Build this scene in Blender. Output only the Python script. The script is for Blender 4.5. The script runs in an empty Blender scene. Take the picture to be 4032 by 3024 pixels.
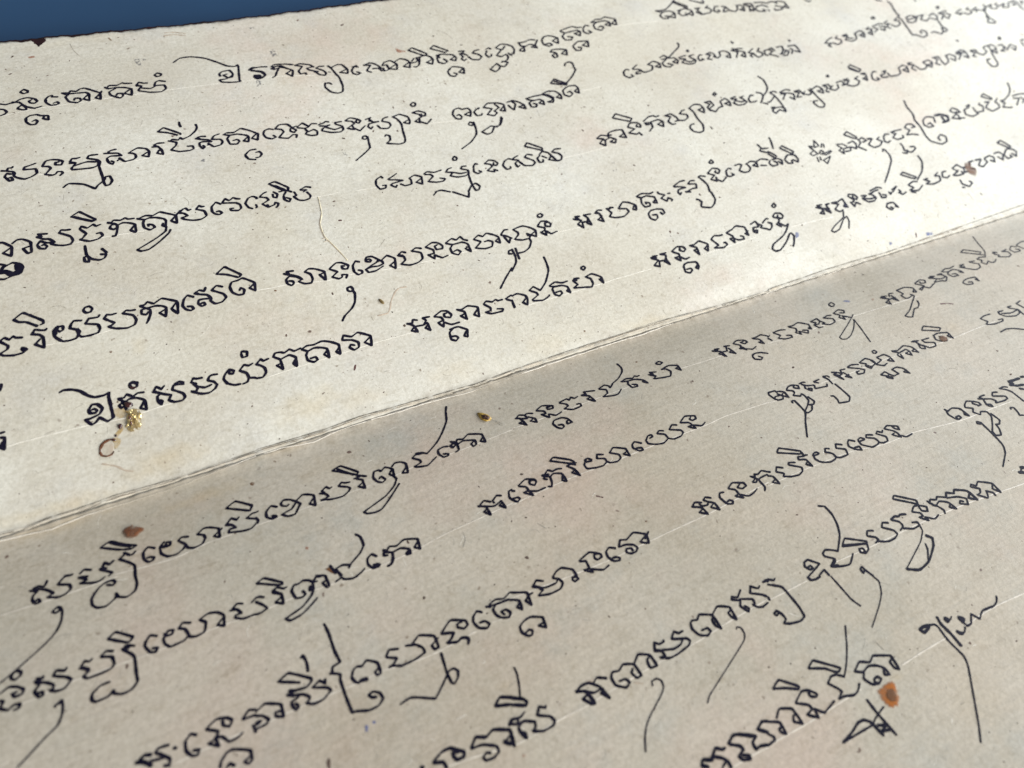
import bpy, math, random
import numpy as np
from mathutils import Matrix, Vector
random.seed(7); rng = np.random.default_rng(7)
scene = bpy.context.scene
COL = scene.collection

# ---------------------------------------------------------------- camera
MM = 0.001
cam_d = bpy.data.cameras.new('camera'); cam = bpy.data.objects.new('camera', cam_d); COL.objects.link(cam)
cam_d.sensor_width = 36.0; cam_d.lens = 3000.0/4032.0*36.0
cam_d.clip_start = 0.005; cam_d.clip_end = 20.0
cam.matrix_world = Matrix(((0.8849917, 0.2865151, -0.3670134, -0.06125945), (-0.4227841, 0.8247047, -0.3756538, -0.06401683), (0.1950472, 0.4876179, 0.8509908, 0.139191), (0, 0, 0, 1)))
cam_d.dof.use_dof = True; cam_d.dof.focus_distance = 0.1646999; cam_d.dof.aperture_fstop = 16
scene.camera = cam

# ---------------------------------------------------------------- world, lamps, exposure
world = bpy.data.worlds.new('World'); scene.world = world; world.use_nodes = True
bg = world.node_tree.nodes['Background']; bg.inputs[0].default_value = (0.90, 0.94, 1.0, 1); bg.inputs[1].default_value = 0.24
def area(name, loc, target, size, power, color):
    l = bpy.data.lights.new(name, 'AREA'); l.shape = 'RECTANGLE'; l.size = size[0]; l.size_y = size[1]
    l.energy = power; l.color = color
    o = bpy.data.objects.new(name, l); COL.objects.link(o); o.location = loc
    o.rotation_euler = (Vector(target)-Vector(loc)).to_track_quat('-Z', 'Y').to_euler()
    return o
area('window_light', (0.50, -0.90, 0.46), (0.05, 0.0, 0), (0.7, 0.6), 25.5, (1.0, 0.965, 0.90))
area('cool_window_light', (1.15, 0.12, 0.52), (0.12, 0.04, 0), (0.9, 0.6), 20.5, (0.84, 0.92, 1.0))
scene.view_settings.view_transform = 'Standard'; scene.view_settings.look = 'None'
scene.view_settings.exposure = 0.0; scene.view_settings.gamma = 1.0
scene.render.engine = 'CYCLES'

# ---------------------------------------------------------------- shape of the two open pages (millimetres)
TH = 0.219475; CT, ST = math.cos(TH), math.sin(TH)
def relief(x, s):
    x = np.asarray(x, float); s = np.asarray(s, float)
    w = 0.35*np.sin(x*.021+.7)*np.cos(s*.045+.4)+0.22*np.sin(x*.047+s*.03+2.1)+0.10*np.sin(x*.013-s*.11)
    up = -0.55*np.exp(-np.abs(s)/7.0); lo = -1.45*np.exp(-np.abs(s)/10.0)+0.9*np.exp(-np.abs(s)/1.6)
    k = 1-np.exp(-np.abs(s)/12.0)
    return np.where(s >= 0, up, lo)+w*(0.25+0.75*k)
def surf(x, s, e=0.0, side=None):
    """point of the paper at x along the text and s up the page (s<0: the page below the fold), e above it; metres"""
    x = np.asarray(x, float); s = np.asarray(s, float); x, s = np.broadcast_arrays(x, s)
    up = (s >= 0) if side is None else np.full(s.shape, side == 'U')
    hh = relief(x, np.where(up, np.maximum(s, 0), np.minimum(s, -1e-6)))+e
    y = np.where(up, s, s*CT+hh*ST); z = np.where(up, hh, -s*ST+hh*CT)
    return np.stack([x, y, z], -1)*MM

# ---------------------------------------------------------------- materials
def mat(name):
    m = bpy.data.materials.new(name); m.use_nodes = True
    return m, m.node_tree.nodes, m.node_tree.links, m.node_tree.nodes['Principled BSDF']
def simple(name, col, rough=0.6, spec=0.4, metal=0.0, coat=0.0, vary=0.0, vscale=400, bump=0.0):
    m, N, L, b = mat(name)
    b.inputs['Base Color'].default_value = (*col, 1); b.inputs['Roughness'].default_value = rough; b.inputs['Specular IOR Level'].default_value = .15
    b.inputs['Specular IOR Level'].default_value = spec; b.inputs['Metallic'].default_value = metal
    b.inputs['Coat Weight'].default_value = coat
    tc = N.new('ShaderNodeTexCoord'); n = N.new('ShaderNodeTexNoise'); n.inputs['Scale'].default_value = vscale; n.inputs['Detail'].default_value = 4
    L.new(tc.outputs['Object'], n.inputs['Vector'])
    r = N.new('ShaderNodeMapRange'); r.inputs[1].default_value = .3; r.inputs[2].default_value = .7
    r.inputs[3].default_value = 1-vary; r.inputs[4].default_value = 1+vary; L.new(n.outputs['Fac'], r.inputs[0])
    h = N.new('ShaderNodeHueSaturation'); h.inputs['Color'].default_value = (*col, 1); L.new(r.outputs[0], h.inputs['Value'])
    L.new(h.outputs[0], b.inputs['Base Color'])
    if bump:
        bp = N.new('ShaderNodeBump'); bp.inputs['Strength'].default_value = 1; bp.inputs['Distance'].default_value = bump
        L.new(n.outputs['Fac'], bp.inputs['Height']); L.new(bp.outputs[0], b.inputs['Normal'])
    return m
def translucent_stain(name, col, dens, scale=700, lo=.35, hi=.65, rough=.55):
    """thin soaked-in stain: brown tint that lets part of the paper through in an uneven way"""
    m, N, L, b = mat(name)
    b.inputs['Base Color'].default_value = (*col, 1); b.inputs['Roughness'].default_value = rough; b.inputs['Specular IOR Level'].default_value = .15
    tc = N.new('ShaderNodeTexCoord'); n = N.new('ShaderNodeTexNoise'); n.inputs['Scale'].default_value = scale; n.inputs['Detail'].default_value = 6
    L.new(tc.outputs['Object'], n.inputs['Vector'])
    r = N.new('ShaderNodeMapRange'); r.inputs[1].default_value = lo; r.inputs[2].default_value = hi; r.inputs[3].default_value = dens*(.35 if lo < .4 else .03); r.inputs[4].default_value = dens
    L.new(n.outputs['Fac'], r.inputs[0])
    at = N.new('ShaderNodeAttribute'); at.attribute_name = 'core'
    mu = N.new('ShaderNodeMath'); mu.operation = 'MULTIPLY'; L.new(r.outputs[0], mu.inputs[0]); L.new(at.outputs['Fac'], mu.inputs[1])
    L.new(mu.outputs[0], b.inputs['Alpha'])
    return m
def paper(name, a, bcol, pink, grey, mott=1.0, streak=0.0):
    m, N, L, b = mat(name)
    tc = N.new('ShaderNodeTexCoord')
    def noise(scale, detail=3, rough=.55, vec=None):
        n = N.new('ShaderNodeTexNoise'); n.inputs['Scale'].default_value = scale; n.inputs['Detail'].default_value = detail; n.inputs['Roughness'].default_value = rough
        L.new(vec or tc.outputs['Object'], n.inputs['Vector']); return n.outputs['Fac']
    def ramp(v, lo, hi, t0=0., t1=1.):
        r = N.new('ShaderNodeMapRange'); r.interpolation_type = 'SMOOTHSTEP'; r.inputs[1].default_value = lo; r.inputs[2].default_value = hi; r.inputs[3].default_value = t0; r.inputs[4].default_value = t1
        L.new(v, r.inputs[0]); return r.outputs[0]
    def mix(f, c1, c2, mode='MIX'):
        x = N.new('ShaderNodeMix'); x.data_type = 'RGBA'; x.blend_type = mode
        if hasattr(f, 'node'): L.new(f, x.inputs[0])
        else: x.inputs[0].default_value = f
        for i, c in ((6, c1), (7, c2)):
            if hasattr(c, 'node'): L.new(c, x.inputs[i])
            else: x.inputs[i].default_value = (*c, 1)
        return x.outputs[2]
    def offs(dx, dy, sx=1, sy=1, sz=1):
        mp = N.new('ShaderNodeMapping'); mp.inputs['Location'].default_value = (dx, dy, 0); mp.inputs['Scale'].default_value = (sx, sy, sz)
        L.new(tc.outputs['Object'], mp.inputs['Vector']); return mp.outputs[0]
    c = mix(ramp(noise(34, 5), .35, .65), a, bcol)
    c = mix(ramp(noise(22, 4, .6, offs(3, 1)), .52, .72, 0, .75*mott), c, pink)
    c = mix(ramp(noise(60, 5, .65, offs(7, 4)), .50, .75, 0, .55*mott), c, grey)
    c = mix(ramp(noise(16, 6, .6, offs(9, 2)), .38, .66), c, mix(1.0, c, (.90, .875, .835), 'MULTIPLY'))
    # pulp: fine cloudy grain and long faint fibres along the text direction
    c = mix(ramp(noise(1500, 4, .7), .30, .70, 0, 1), c, mix(1.0, c, (.82, .81, .785), 'MULTIPLY'))
    c = mix(ramp(noise(330, 5, .7, offs(1, 2)), .50, .78, 0, .75), c, mix(1.0, c, (.82, .79, .74), 'MULTIPLY'))
    fib = noise(1.0, 5, .7, offs(0, 0, 180, 760, 760))
    c = mix(ramp(fib, .55, .75, 0, .45+.3*streak), c, mix(1.0, c, (.74, .70, .64), 'MULTIPLY'))
    # scattered specks of bark in the pulp
    for sc, rad, thr, col in ((620, .16, .86, (.24, .19, .14)), (330, .11, .88, (.13, .08, .06)), (1300, .22, .88, (.34, .29, .24))):
        v = N.new('ShaderNodeTexVoronoi'); v.inputs['Scale'].default_value = sc
        dist = N.new('ShaderNodeMix'); dist.data_type = 'VECTOR'; dist.inputs[0].default_value = .0012
        wob = N.new('ShaderNodeTexNoise'); wob.inputs['Scale'].default_value = sc*2.2; L.new(tc.outputs['Object'], wob.inputs['Vector'])
        L.new(tc.outputs['Object'], dist.inputs[4]); L.new(wob.outputs['Color'], dist.inputs[5]); L.new(dist.outputs[1], v.inputs['Vector'])
        sp = N.new('ShaderNodeSeparateColor'); L.new(v.outputs['Color'], sp.inputs[0])
        k = N.new('ShaderNodeMath'); k.operation = 'MULTIPLY'
        L.new(ramp(v.outputs['Distance'], rad*.6, rad*1.3, 1, 0), k.inputs[0]); L.new(ramp(sp.outputs[0], thr, thr+.03), k.inputs[1])
        k2 = N.new('ShaderNodeMath'); k2.operation = 'MULTIPLY'; L.new(k.outputs[0], k2.inputs[0]); L.new(ramp(sp.outputs[1], 0, 1, .25, .95), k2.inputs[1])
        c = mix(k2.outputs[0], c, col)
    for nm, col in (('stain', (.605, .53, .40)), ('grime_shade', (.20, .17, .135)), ('lit_patch', (.93, .90, .84))):
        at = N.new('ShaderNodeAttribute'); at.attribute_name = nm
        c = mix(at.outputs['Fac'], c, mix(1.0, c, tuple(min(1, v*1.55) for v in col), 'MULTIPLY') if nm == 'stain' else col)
    L.new(c, b.inputs['Base Color'])
    b.inputs['Roughness'].default_value = .62; b.inputs['Specular IOR Level'].default_value = .38
    # relief of the pulp
    h = N.new('ShaderNodeMath'); h.operation = 'ADD'; L.new(noise(900, 6, .7, offs(2, 2)), h.inputs[0])
    h2 = N.new('ShaderNodeMath'); h2.operation = 'MULTIPLY_ADD'; L.new(noise(1.0, 3, .6, offs(0, 5, 40, 620+streak*200, 620)), h2.inputs[0]); h2.inputs[1].default_value = .35+1.3*streak; L.new(h.outputs[0], h2.inputs[2])
    L.new(noise(150, 4, .6, offs(4, 2)), h.inputs[1])
    bp = N.new('ShaderNodeBump'); bp.inputs['Strength'].default_value = 1.0; bp.inputs['Distance'].default_value = .00006
    L.new(h2.outputs[0], bp.inputs['Height']); L.new(bp.outputs[0], b.inputs['Normal'])
    return m
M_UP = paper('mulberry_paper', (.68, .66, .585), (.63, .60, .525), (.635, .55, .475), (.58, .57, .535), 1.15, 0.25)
M_LO = paper('shaded_mulberry_paper', (.548, .487, .398), (.498, .450, .366), (.535, .435, .355), (.45, .44, .39), 1.1, 0.5)  # same paper, some soiling plus the shade of its tilt put into colour
M_BLUE = simple('blue_painted_board', (.017, .055, .122), .42, .4, vary=.10, vscale=14, bump=0.0)
M_LACQ = simple('dark_red_lacquer', (.020, .006, .007), .6, .2, vary=.5, vscale=500)
M_PULP = simple('torn_pulp', (.52, .465, .375), .8, .2, vary=.18, vscale=900, bump=.00005)
M_PALE = simple('torn_pale_pulp', (.66, .61, .53), .8, .2, vary=.15, vscale=900)
M_GREYP = simple('grey_pulp', (.30, .26, .21), .85, .2, vary=.35, vscale=1200, bump=.00005)  # greyer strip along the right part of the fold
M_CREV = simple('crevice_shade', (.13, .11, .085), .9, .1, vary=.5, vscale=1500)  # shade inside the fold cracks, put into a dark colour
M_GROOVE_LO = simple('burnished_line', (.63, .565, .475), .5, .4, vary=.12, vscale=500)
M_GROOVE = simple('burnished_ruled_line', (.73, .69, .60), .45, .5, vary=.06, vscale=800)
M_FIBRE = simple('grey_bark_fibre', (.33, .30, .25), .8, .2, vary=.4, vscale=150)
M_PALEF = simple('pale_bark_fibre', (.72, .64, .46), .55, .4, vary=.15, vscale=900)
M_SPECK = simple('bark_speck', (.11, .075, .06), .8, .2, vary=.8, vscale=60)
M_BROWNL = simple('brown_trace', (.44, .36, .28), .8, .2, vary=.2, vscale=500)
M_DASH = simple('dark_bark_flake', (.10, .05, .045), .7, .3, vary=.4, vscale=800)
M_RESIN = simple('brown_resin', (.105, .042, .020), .16, .5, coat=.6, vary=.6, vscale=1100, bump=.0002)
M_DRESIN = simple('dark_resin', (.035, .010, .009), .22, .5, coat=.5, vary=.4, vscale=1500)
M_GOLD = simple('gold_leaf', (.97, .72, .34), .28, .5, metal=.85, vary=.25, vscale=900, bump=.00025)
M_HUSK = simple('yellow_husk', (.42, .27, .05), .4, .4, vary=.5, vscale=2500)
M_HUSKD = simple('brown_husk', (.075, .035, .02), .5, .4, vary=.6, vscale=3000, bump=.0002)
M_OLIVE = simple('olive_husk', (.20, .14, .055), .5, .4, vary=.5, vscale=1500)
M_CLEAR = translucent_stain('resin_film', (.48, .33, .22), .32, 900, rough=.15)
M_RESINT = translucent_stain('translucent_resin', (.17, .062, .025), .97, 900, .3, .6, rough=.14)
M_RESINT.node_tree.nodes['Principled BSDF'].inputs['Specular IOR Level'].default_value = .6
M_AMBER = translucent_stain('amber_stain', (.37, .115, .016), .97, 480, .32, .60)
M_RUST = translucent_stain('rust_stain', (.34, .13, .07), .75, 900)
M_BRST = translucent_stain('brown_stain', (.16, .075, .035), .95, 600)
M_BLUEI = translucent_stain('blue_ink_smudge', (.10, .14, .34), .75, 900)
M_GREYI = translucent_stain('grey_ink_smudge', (.15, .15, .17), .62, 1500, .46, .60)
M_YEL = translucent_stain('yellow_stain', (.50, .33, .10), .55, 500)
def ink():
    m, N, L, b = mat('black_ink')
    tc = N.new('ShaderNodeTexCoord'); n = N.new('ShaderNodeTexNoise'); n.inputs['Scale'].default_value = 420; n.inputs['Detail'].default_value = 5
    L.new(tc.outputs['Object'], n.inputs['Vector'])
    cr = N.new('ShaderNodeValToRGB'); e = cr.color_ramp.elements
    e[0].position = .35; e[0].color = (.003, .003, .012, 1); e[1].position = .75; e[1].color = (.014, .012, .024, 1)
    L.new(n.outputs['Fac'], cr.inputs[0]); L.new(cr.outputs[0], b.inputs['Base Color'])
    b.inputs['Roughness'].default_value = .6; b.inputs['Specular IOR Level'].default_value = .10
    return m
M_INK = ink()

# ---------------------------------------------------------------- object helpers
def link(name, verts, faces, material, parent=None, smooth=True, attrs=None):
    me = bpy.data.meshes.new(name); me.from_pydata([tuple(map(float, v)) for v in verts], [], [tuple(map(int, f)) for f in faces])
    for mt in (material if isinstance(material, list) else [material]): me.materials.append(mt)
    if smooth: me.polygons.foreach_set('use_smooth', [True]*len(me.polygons))
    for k, v in (attrs or {}).items():
        at = me.attributes.new(k, 'FLOAT', 'POINT'); at.data.foreach_set('value', np.asarray(v, np.float32))
    o = bpy.data.objects.new(name, me); COL.objects.link(o)
    if parent: o.parent = parent
    return o
def tag(o, label=None, cat=None, group=None, kind=None):
    for k, v in (('label', label), ('category', cat), ('group', group), ('kind', kind)):
        if v: o[k] = v
    return o
class Geo:
    def __init__(s): s.v = []; s.f = []; s.n = 0
    def add(s, v, f): s.v.append(np.asarray(v)); s.f += [tuple(i+s.n for i in q) for q in f]; s.n += len(v)
    def build(s, name, m, parent=None, **k): return link(name, np.concatenate(s.v), s.f, m, parent, **k)
def spline(pts, step):
    """centripetal-like Catmull-Rom through pts (n,2), sampled about every step mm"""
    P = np.asarray(pts, float)
    keep = [0]+[i for i in range(1, len(P)) if np.hypot(*(P[i]-P[i-1])) > 1e-3]; P = P[keep]
    if len(P) < 2: P = np.array([P[0], P[0]+[.1, .05]])
    closed = len(P) > 3 and np.hypot(*(P[0]-P[-1])) < .25
    A = np.vstack([P[-2] if closed else 2*P[0]-P[1], P, P[1] if closed else 2*P[-1]-P[-2]])
    out = []
    for i in range(1, len(A)-2):
        p0, p1, p2, p3 = A[i-1:i+3]; d = np.hypot(*(p2-p1)); n = max(2, int(d/step))
        # tangents limited by the shorter neighbour so corners stay tight
        t1 = (p2-p0); t2 = (p3-p1)
        l1 = np.hypot(*t1)+1e-9; l2 = np.hypot(*t2)+1e-9
        a = min(d, np.hypot(*(p1-p0)))*.8; b_ = min(d, np.hypot(*(p3-p2)))*.8
        c1 = np.dot(p1-p0, p2-p1)/((np.hypot(*(p1-p0))+1e-9)*(d+1e-9)); c2 = np.dot(p2-p1, p3-p2)/((np.hypot(*(p3-p2))+1e-9)*(d+1e-9))
        m1 = t1/l1*a*max(.06, c1); m2 = t2/l2*b_*max(.06, c2)
        for k in range(n):
            t = k/n; out.append((2*t**3-3*t**2+1)*p1+(t**3-2*t**2+t)*m1+(-2*t**3+3*t**2)*p2+(t**3-t**2)*m2)
    out.append(A[-2]); return np.array(out)
def ribbon(g, pts, width, side, e0=.03, dome=.03, nib=None, taper=(.6, .5), step=.22, jitter=.08, ext=.25):
    C = spline(pts, step); n = len(C)
    T = np.gradient(C, axis=0); ln = np.hypot(T[:, 0], T[:, 1])[:, None]+1e-9; T = T/ln
    # straighten the ends a little past the last point (the nib lifts there)
    C = np.vstack([C[0]-T[0]*width*ext, C, C[-1]+T[-1]*width*ext]); T = np.vstack([T[0], T, T[-1]]); n += 2
    if nib is not None:
        ang = np.arctan2(T[:, 1], T[:, 0]); w = width*(.60+.56*np.abs(np.sin(ang-nib)))
        k = np.ones(5)/5; w = np.convolve(np.pad(w, 2, mode='edge'), k, 'valid')
    else: w = np.full(n, width)
    ph = random.random()*50; u = np.arange(n)*step
    w = w*(1+jitter*np.sin(u*1.9+ph)+jitter*.8*np.sin(u*4.7+ph*2)+jitter*.7*(rng.random(n)-.5))
    w[0] *= taper[0]; w[-1] *= taper[1]
    if n > 6: w[1] *= .9; w[-2] *= .88
    Nn = np.stack([-T[:, 1], T[:, 0]], 1)
    Lp = C+Nn*w[:, None]/2; Rp = C-Nn*w[:, None]/2
    a = surf(Lp[:, 0], Lp[:, 1], e0, side); b = surf(C[:, 0], C[:, 1], e0+dome, side); c = surf(Rp[:, 0], Rp[:, 1], e0, side)
    V = np.concatenate([a, b, c]); F = []
    for i in range(n-1):
        F += [(i, n+i, n+i+1, i+1), (n+i, 2*n+i, 2*n+i+1, n+i+1)]
    g.add(V, F)
def smooth_noise(n, scale, seed):
    r = np.random.default_rng(seed); k = r.random(int(n/scale)+4); t = np.arange(n)/scale
    i = t.astype(int); f = t-i; f = f*f*(3-2*f); return k[i]*(1-f)+k[i+1]*f

# ---------------------------------------------------------------- the table
def slab(name, x0, x1, y0, y1, z0, z1, m, bev=.002):
    v = [(x0, y0, z0), (x1, y0, z0), (x1, y1, z0), (x0, y1, z0), (x0, y0, z1-bev), (x1, y0, z1-bev), (x1, y1, z1-bev), (x0, y1, z1-bev),
         (x0+bev, y0+bev, z1), (x1-bev, y0+bev, z1), (x1-bev, y1-bev, z1), (x0+bev, y1-bev, z1)]
    f = [(3, 2, 1, 0), (8, 9, 10, 11)]+[(i, (i+1) % 4, 4+(i+1) % 4, 4+i) for i in range(4)]+[(4+i, 4+(i+1) % 4, 8+(i+1) % 4, 8+i) for i in range(4)]
    return link(name, v, f, m, smooth=False)
tag(slab('tabletop', -.9, 1.5, -.7, 1.1, -.045, -.0075, M_BLUE), kind='structure')

# ---------------------------------------------------------------- the folding book
book = bpy.data.objects.new('manuscript', None); COL.objects.link(book)
tag(book, 'old folding manuscript of cream mulberry paper, opened at a fold and filled with black handwriting', 'manuscript')
X0, X1, STOP, SBOT = -150., 330., 123.6, -128.
def edge_s(x): # ragged top edge
    x = np.asarray(x, float); return STOP+.35*np.sin(x*.06)+.16*np.sin(x*.55+1)+.10*np.sin(x*1.7)+.07*np.sin(x*3.9+2)
# stains soaked into the paper, then painted fold shade and lit patches: (x, s, radius x, radius s, rotation, strength)
STAINS_U = [(-69.85, 4.88, 6.68, 2.54, -0.0, 0.44), (-74.2, 3.58, 3.94, 1.37, 0, 0.36), (-86.73, 1.77, 7.89, 1.5, 0, 0.4), (-93.39, 2.31, 5.45, 1.26, 0, 0.36), (-74.6, 15.18, 2.62, 3.37, 0, 0.36), (-42.65, 6.92, 7.45, 3.8, 0, 0.4), (-32.49, 5.0, 5.12, 2.08, 0, 0.28), (-12.07, 4.54, 6.55, 2.75, 0, 0.224), (-69.11, 30.11, 1.47, 2.38, 0, 0.28), (-79.56, 7.04, 1.16, 0.68, 0, 0.4), (11.01, 4.56, 4.91, 2.68, 0, 0.176), (36.45, 2.02, 6.88, 1.59, 0, 0.28), (-35.43, 28.91, 7.98, 7.53, 0, 0.128), (-36.47, 52.35, 5.01, 8.58, 0, 0.112), (-17.14, 103.38, 4.67, 10.39, 0, 0.16), (-57.94, 122.5, 8.45, 2.19, 0, 0.2), (-69.86, 121.15, 6.55, 1.69, 0, 0.16), (122.05, 92.64, 13.15, 9.7, 0, 0.096)]
STAINS_D = [(-42.82, -7.47, 6.56, 3.3, 0, 0.2), (-65.09, -4.9, 8.25, 1.56, 0, 0.4), (-89.56, -1.2, 6.62, 1.34, 0, 0.4), (-49.65, -0.39, 5.42, 0.96, 0, 0.36), (-73.06, -12.95, 1.74, 1.17, 0, 0.4), (30.96, -59.88, 1.38, 1.01, 0, 0.08), (66.22, -18.51, 8.75, 4.74, 0, 0.12), (38.36, -95.1, 6.15, 6.0, 0, 0.12), (-31.52, -58.83, 1.11, 0.72, 0, 0.24), (28.88, -85.79, 1.24, 0.82, 0, 0.4), (109.65, -28.22, 1.89, 1.81, 0, 0.24), (30.87, -45.79, 4.83, 10.77, 0, 0.08)]
GRIME_U = []
GRIME_SHADE_D = [(83.36, 0.68, 4.0, 1.0, 0, 0.4), (112.91, 0.78, 4.33, 0.97, 0, 0.44), (70.44, -0.31, 1.95, 0.73, 0, 0.4), (152.04, 1.74, 12.12, 1.58, 0, 0.28), (133.79, 0.91, 10.03, 1.42, 0, 0.24), (-60.36, -2.51, 4.2, 0.36, 0, 0.2), (-41.23, 0.79, 3.36, 0.28, 0, 0.2)]  # dark smudges along the fold, its soft shade painted in
LIT_U = [(116.47, 8.13, 19.67, 5.99, 0, 0.176), (58.02, 3.27, 13.58, 2.08, 0, 0.16), (81.05, 5.91, 12.16, 4.15, 0, 0.2), (18.58, 1.52, 5.61, 1.48, 0, 0.12)]  # pale patches above the fold, bright light put into the paper colour
def field(X, S, L, seed):
    out = np.zeros(X.shape)
    for (x, s, rx, rs, rot, k) in L:
        c, sn = math.cos(rot), math.sin(rot); dx, ds = X-x, S-s
        u = (dx*c+ds*sn)/rx; v = (-dx*sn+ds*c)/rs
        r = np.sqrt(u*u+v*v)+.22*np.sin(X*.9+x)*np.sin(S*.8+s)+.13*np.sin(X*2.3+S*1.1)+.10*np.sin(X*.4-S*1.9+x)
        out = np.maximum(out, k*np.clip(1.15-r, 0, 1)**.9)
    return np.clip(out, 0, 1)
def make_page(side, m, label):
    xs = np.arange(X0, X1+.1, .8)
    ss = np.concatenate([np.arange(0, 4, .4), np.arange(4, 14, .7), np.arange(14, 123.2, 1.0), [124.]]) if side == 'U' else \
         -np.concatenate([np.arange(0, 4, .4), np.arange(4, 14, .7), np.arange(14, -SBOT+.5, 1.0)])
    X, S = np.meshgrid(xs, ss); S = S.copy(); X = X.copy()
    if side == 'U': S = S/124.*edge_s(X)
    rag = (.10*np.sin(X*.9)+.08*np.sin(X*2.3+1))*np.exp(-np.abs(S)/1.0)
    P = surf(X, S, rag, side).reshape(-1, 3)
    nr, nc = X.shape
    F = [(r*nc+c, r*nc+c+1, (r+1)*nc+c+1, (r+1)*nc+c) if side == 'U' else (r*nc+c, (r+1)*nc+c, (r+1)*nc+c+1, r*nc+c+1) for r in range(nr-1) for c in range(nc-1)]
    # underside: a board about 1.6 mm thick made of pasted sheets
    B = surf(X, S, -1.6, side); off = len(P)
    low = B.reshape(nr, nc, 3)
    rim = [(0, c) for c in range(nc)]+[(r, nc-1) for r in range(1, nr)]+[(nr-1, c) for c in range(nc-2, -1, -1)]+[(r, 0) for r in range(nr-2, 0, -1)]
    V2 = [low[r, c] for r, c in rim]; k = len(rim)
    for i in range(k):
        j = (i+1) % k; a = rim[i][0]*nc+rim[i][1]; b = rim[j][0]*nc+rim[j][1]
        F.append((a, off+i, off+j, b) if side == 'U' else (a, b, off+j, off+i))
    F.append(tuple(off+i for i in range(k)))
    st = field(X, S, STAINS_U if side == 'U' else STAINS_D, 1).reshape(-1); gr = field(X, S, GRIME_U if side == 'U' else GRIME_SHADE_D, 2).reshape(-1)
    band = (.42 if side == 'U' else .30)*np.exp(-(S/(.95 if side == 'U' else 1.6))**2)*(.55+.6*smooth_noise(nc, 12, 77 if side == 'U' else 78))[None, :]  # soiled fold, darkened further with crease shade put into the colour
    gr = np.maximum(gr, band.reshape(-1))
    if side == 'U': gr = np.maximum(gr, (.45*np.exp(-((edge_s(X)-S)/1.1)**2)*smooth_noise(nc, 7, 91)[None, :]).reshape(-1))
    wa = field(X, S, LIT_U, 3).reshape(-1) if side == 'U' else np.zeros(nr*nc)
    z = np.zeros(k)
    o = link('page', np.concatenate([P, np.array(V2)]), F, m, book, attrs=dict(stain=np.concatenate([st, z]), grime_shade=np.concatenate([gr, z]), lit_patch=np.concatenate([wa, z])))
    return tag(o, label)
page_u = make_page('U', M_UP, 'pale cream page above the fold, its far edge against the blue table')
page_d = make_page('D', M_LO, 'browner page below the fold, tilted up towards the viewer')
# two thinner leaves of the closed stack underneath the open pages
g = Geo()
for k in range(3):
    z0, z1 = -.0034-.0013*k, -.0023-.0013*k; ins = .0002*((k*7) % 3)
    xs = np.linspace(X0, X1, 60)*MM
    for yy0, yy1 in ((.001+ins, .1232-ins),):
        v = [(x, y, z) for x in (X0*MM, X1*MM) for y in (yy0, yy1) for z in (z0, z1)]
        g.add(v, [(0, 1, 3, 2), (4, 6, 7, 5), (0, 4, 5, 1), (2, 3, 7, 6), (1, 5, 7, 3), (0, 2, 6, 4)])
g.build('folded_leaves', M_LACQ, book, smooth=False)

# dark lacquer along the far edge
g = Geo(); xs = np.arange(X0, X1, .4); n = len(xs); nz = smooth_noise(n, 9, 3); nz2 = smooth_noise(n, 3, 4); nz3 = smooth_noise(n, 40, 9)
wid = .22+.7*np.clip(nz-.35, 0, 1)*nz3+.18*nz2; E_ = edge_s(xs)
a = surf(xs, E_-wid, .02, 'U'); b = surf(xs, E_+.12, .07, 'U'); c = surf(xs, E_+.25, -1.8, 'U')
g.add(np.concatenate([a, b, c]), [(i, i+1, n+i+1, n+i) for i in range(n-1)]+[(n+i, n+i+1, 2*n+i+1, 2*n+i) for i in range(n-1)])
g.build('edge_lacquer', M_LACQ, page_u)

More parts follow.
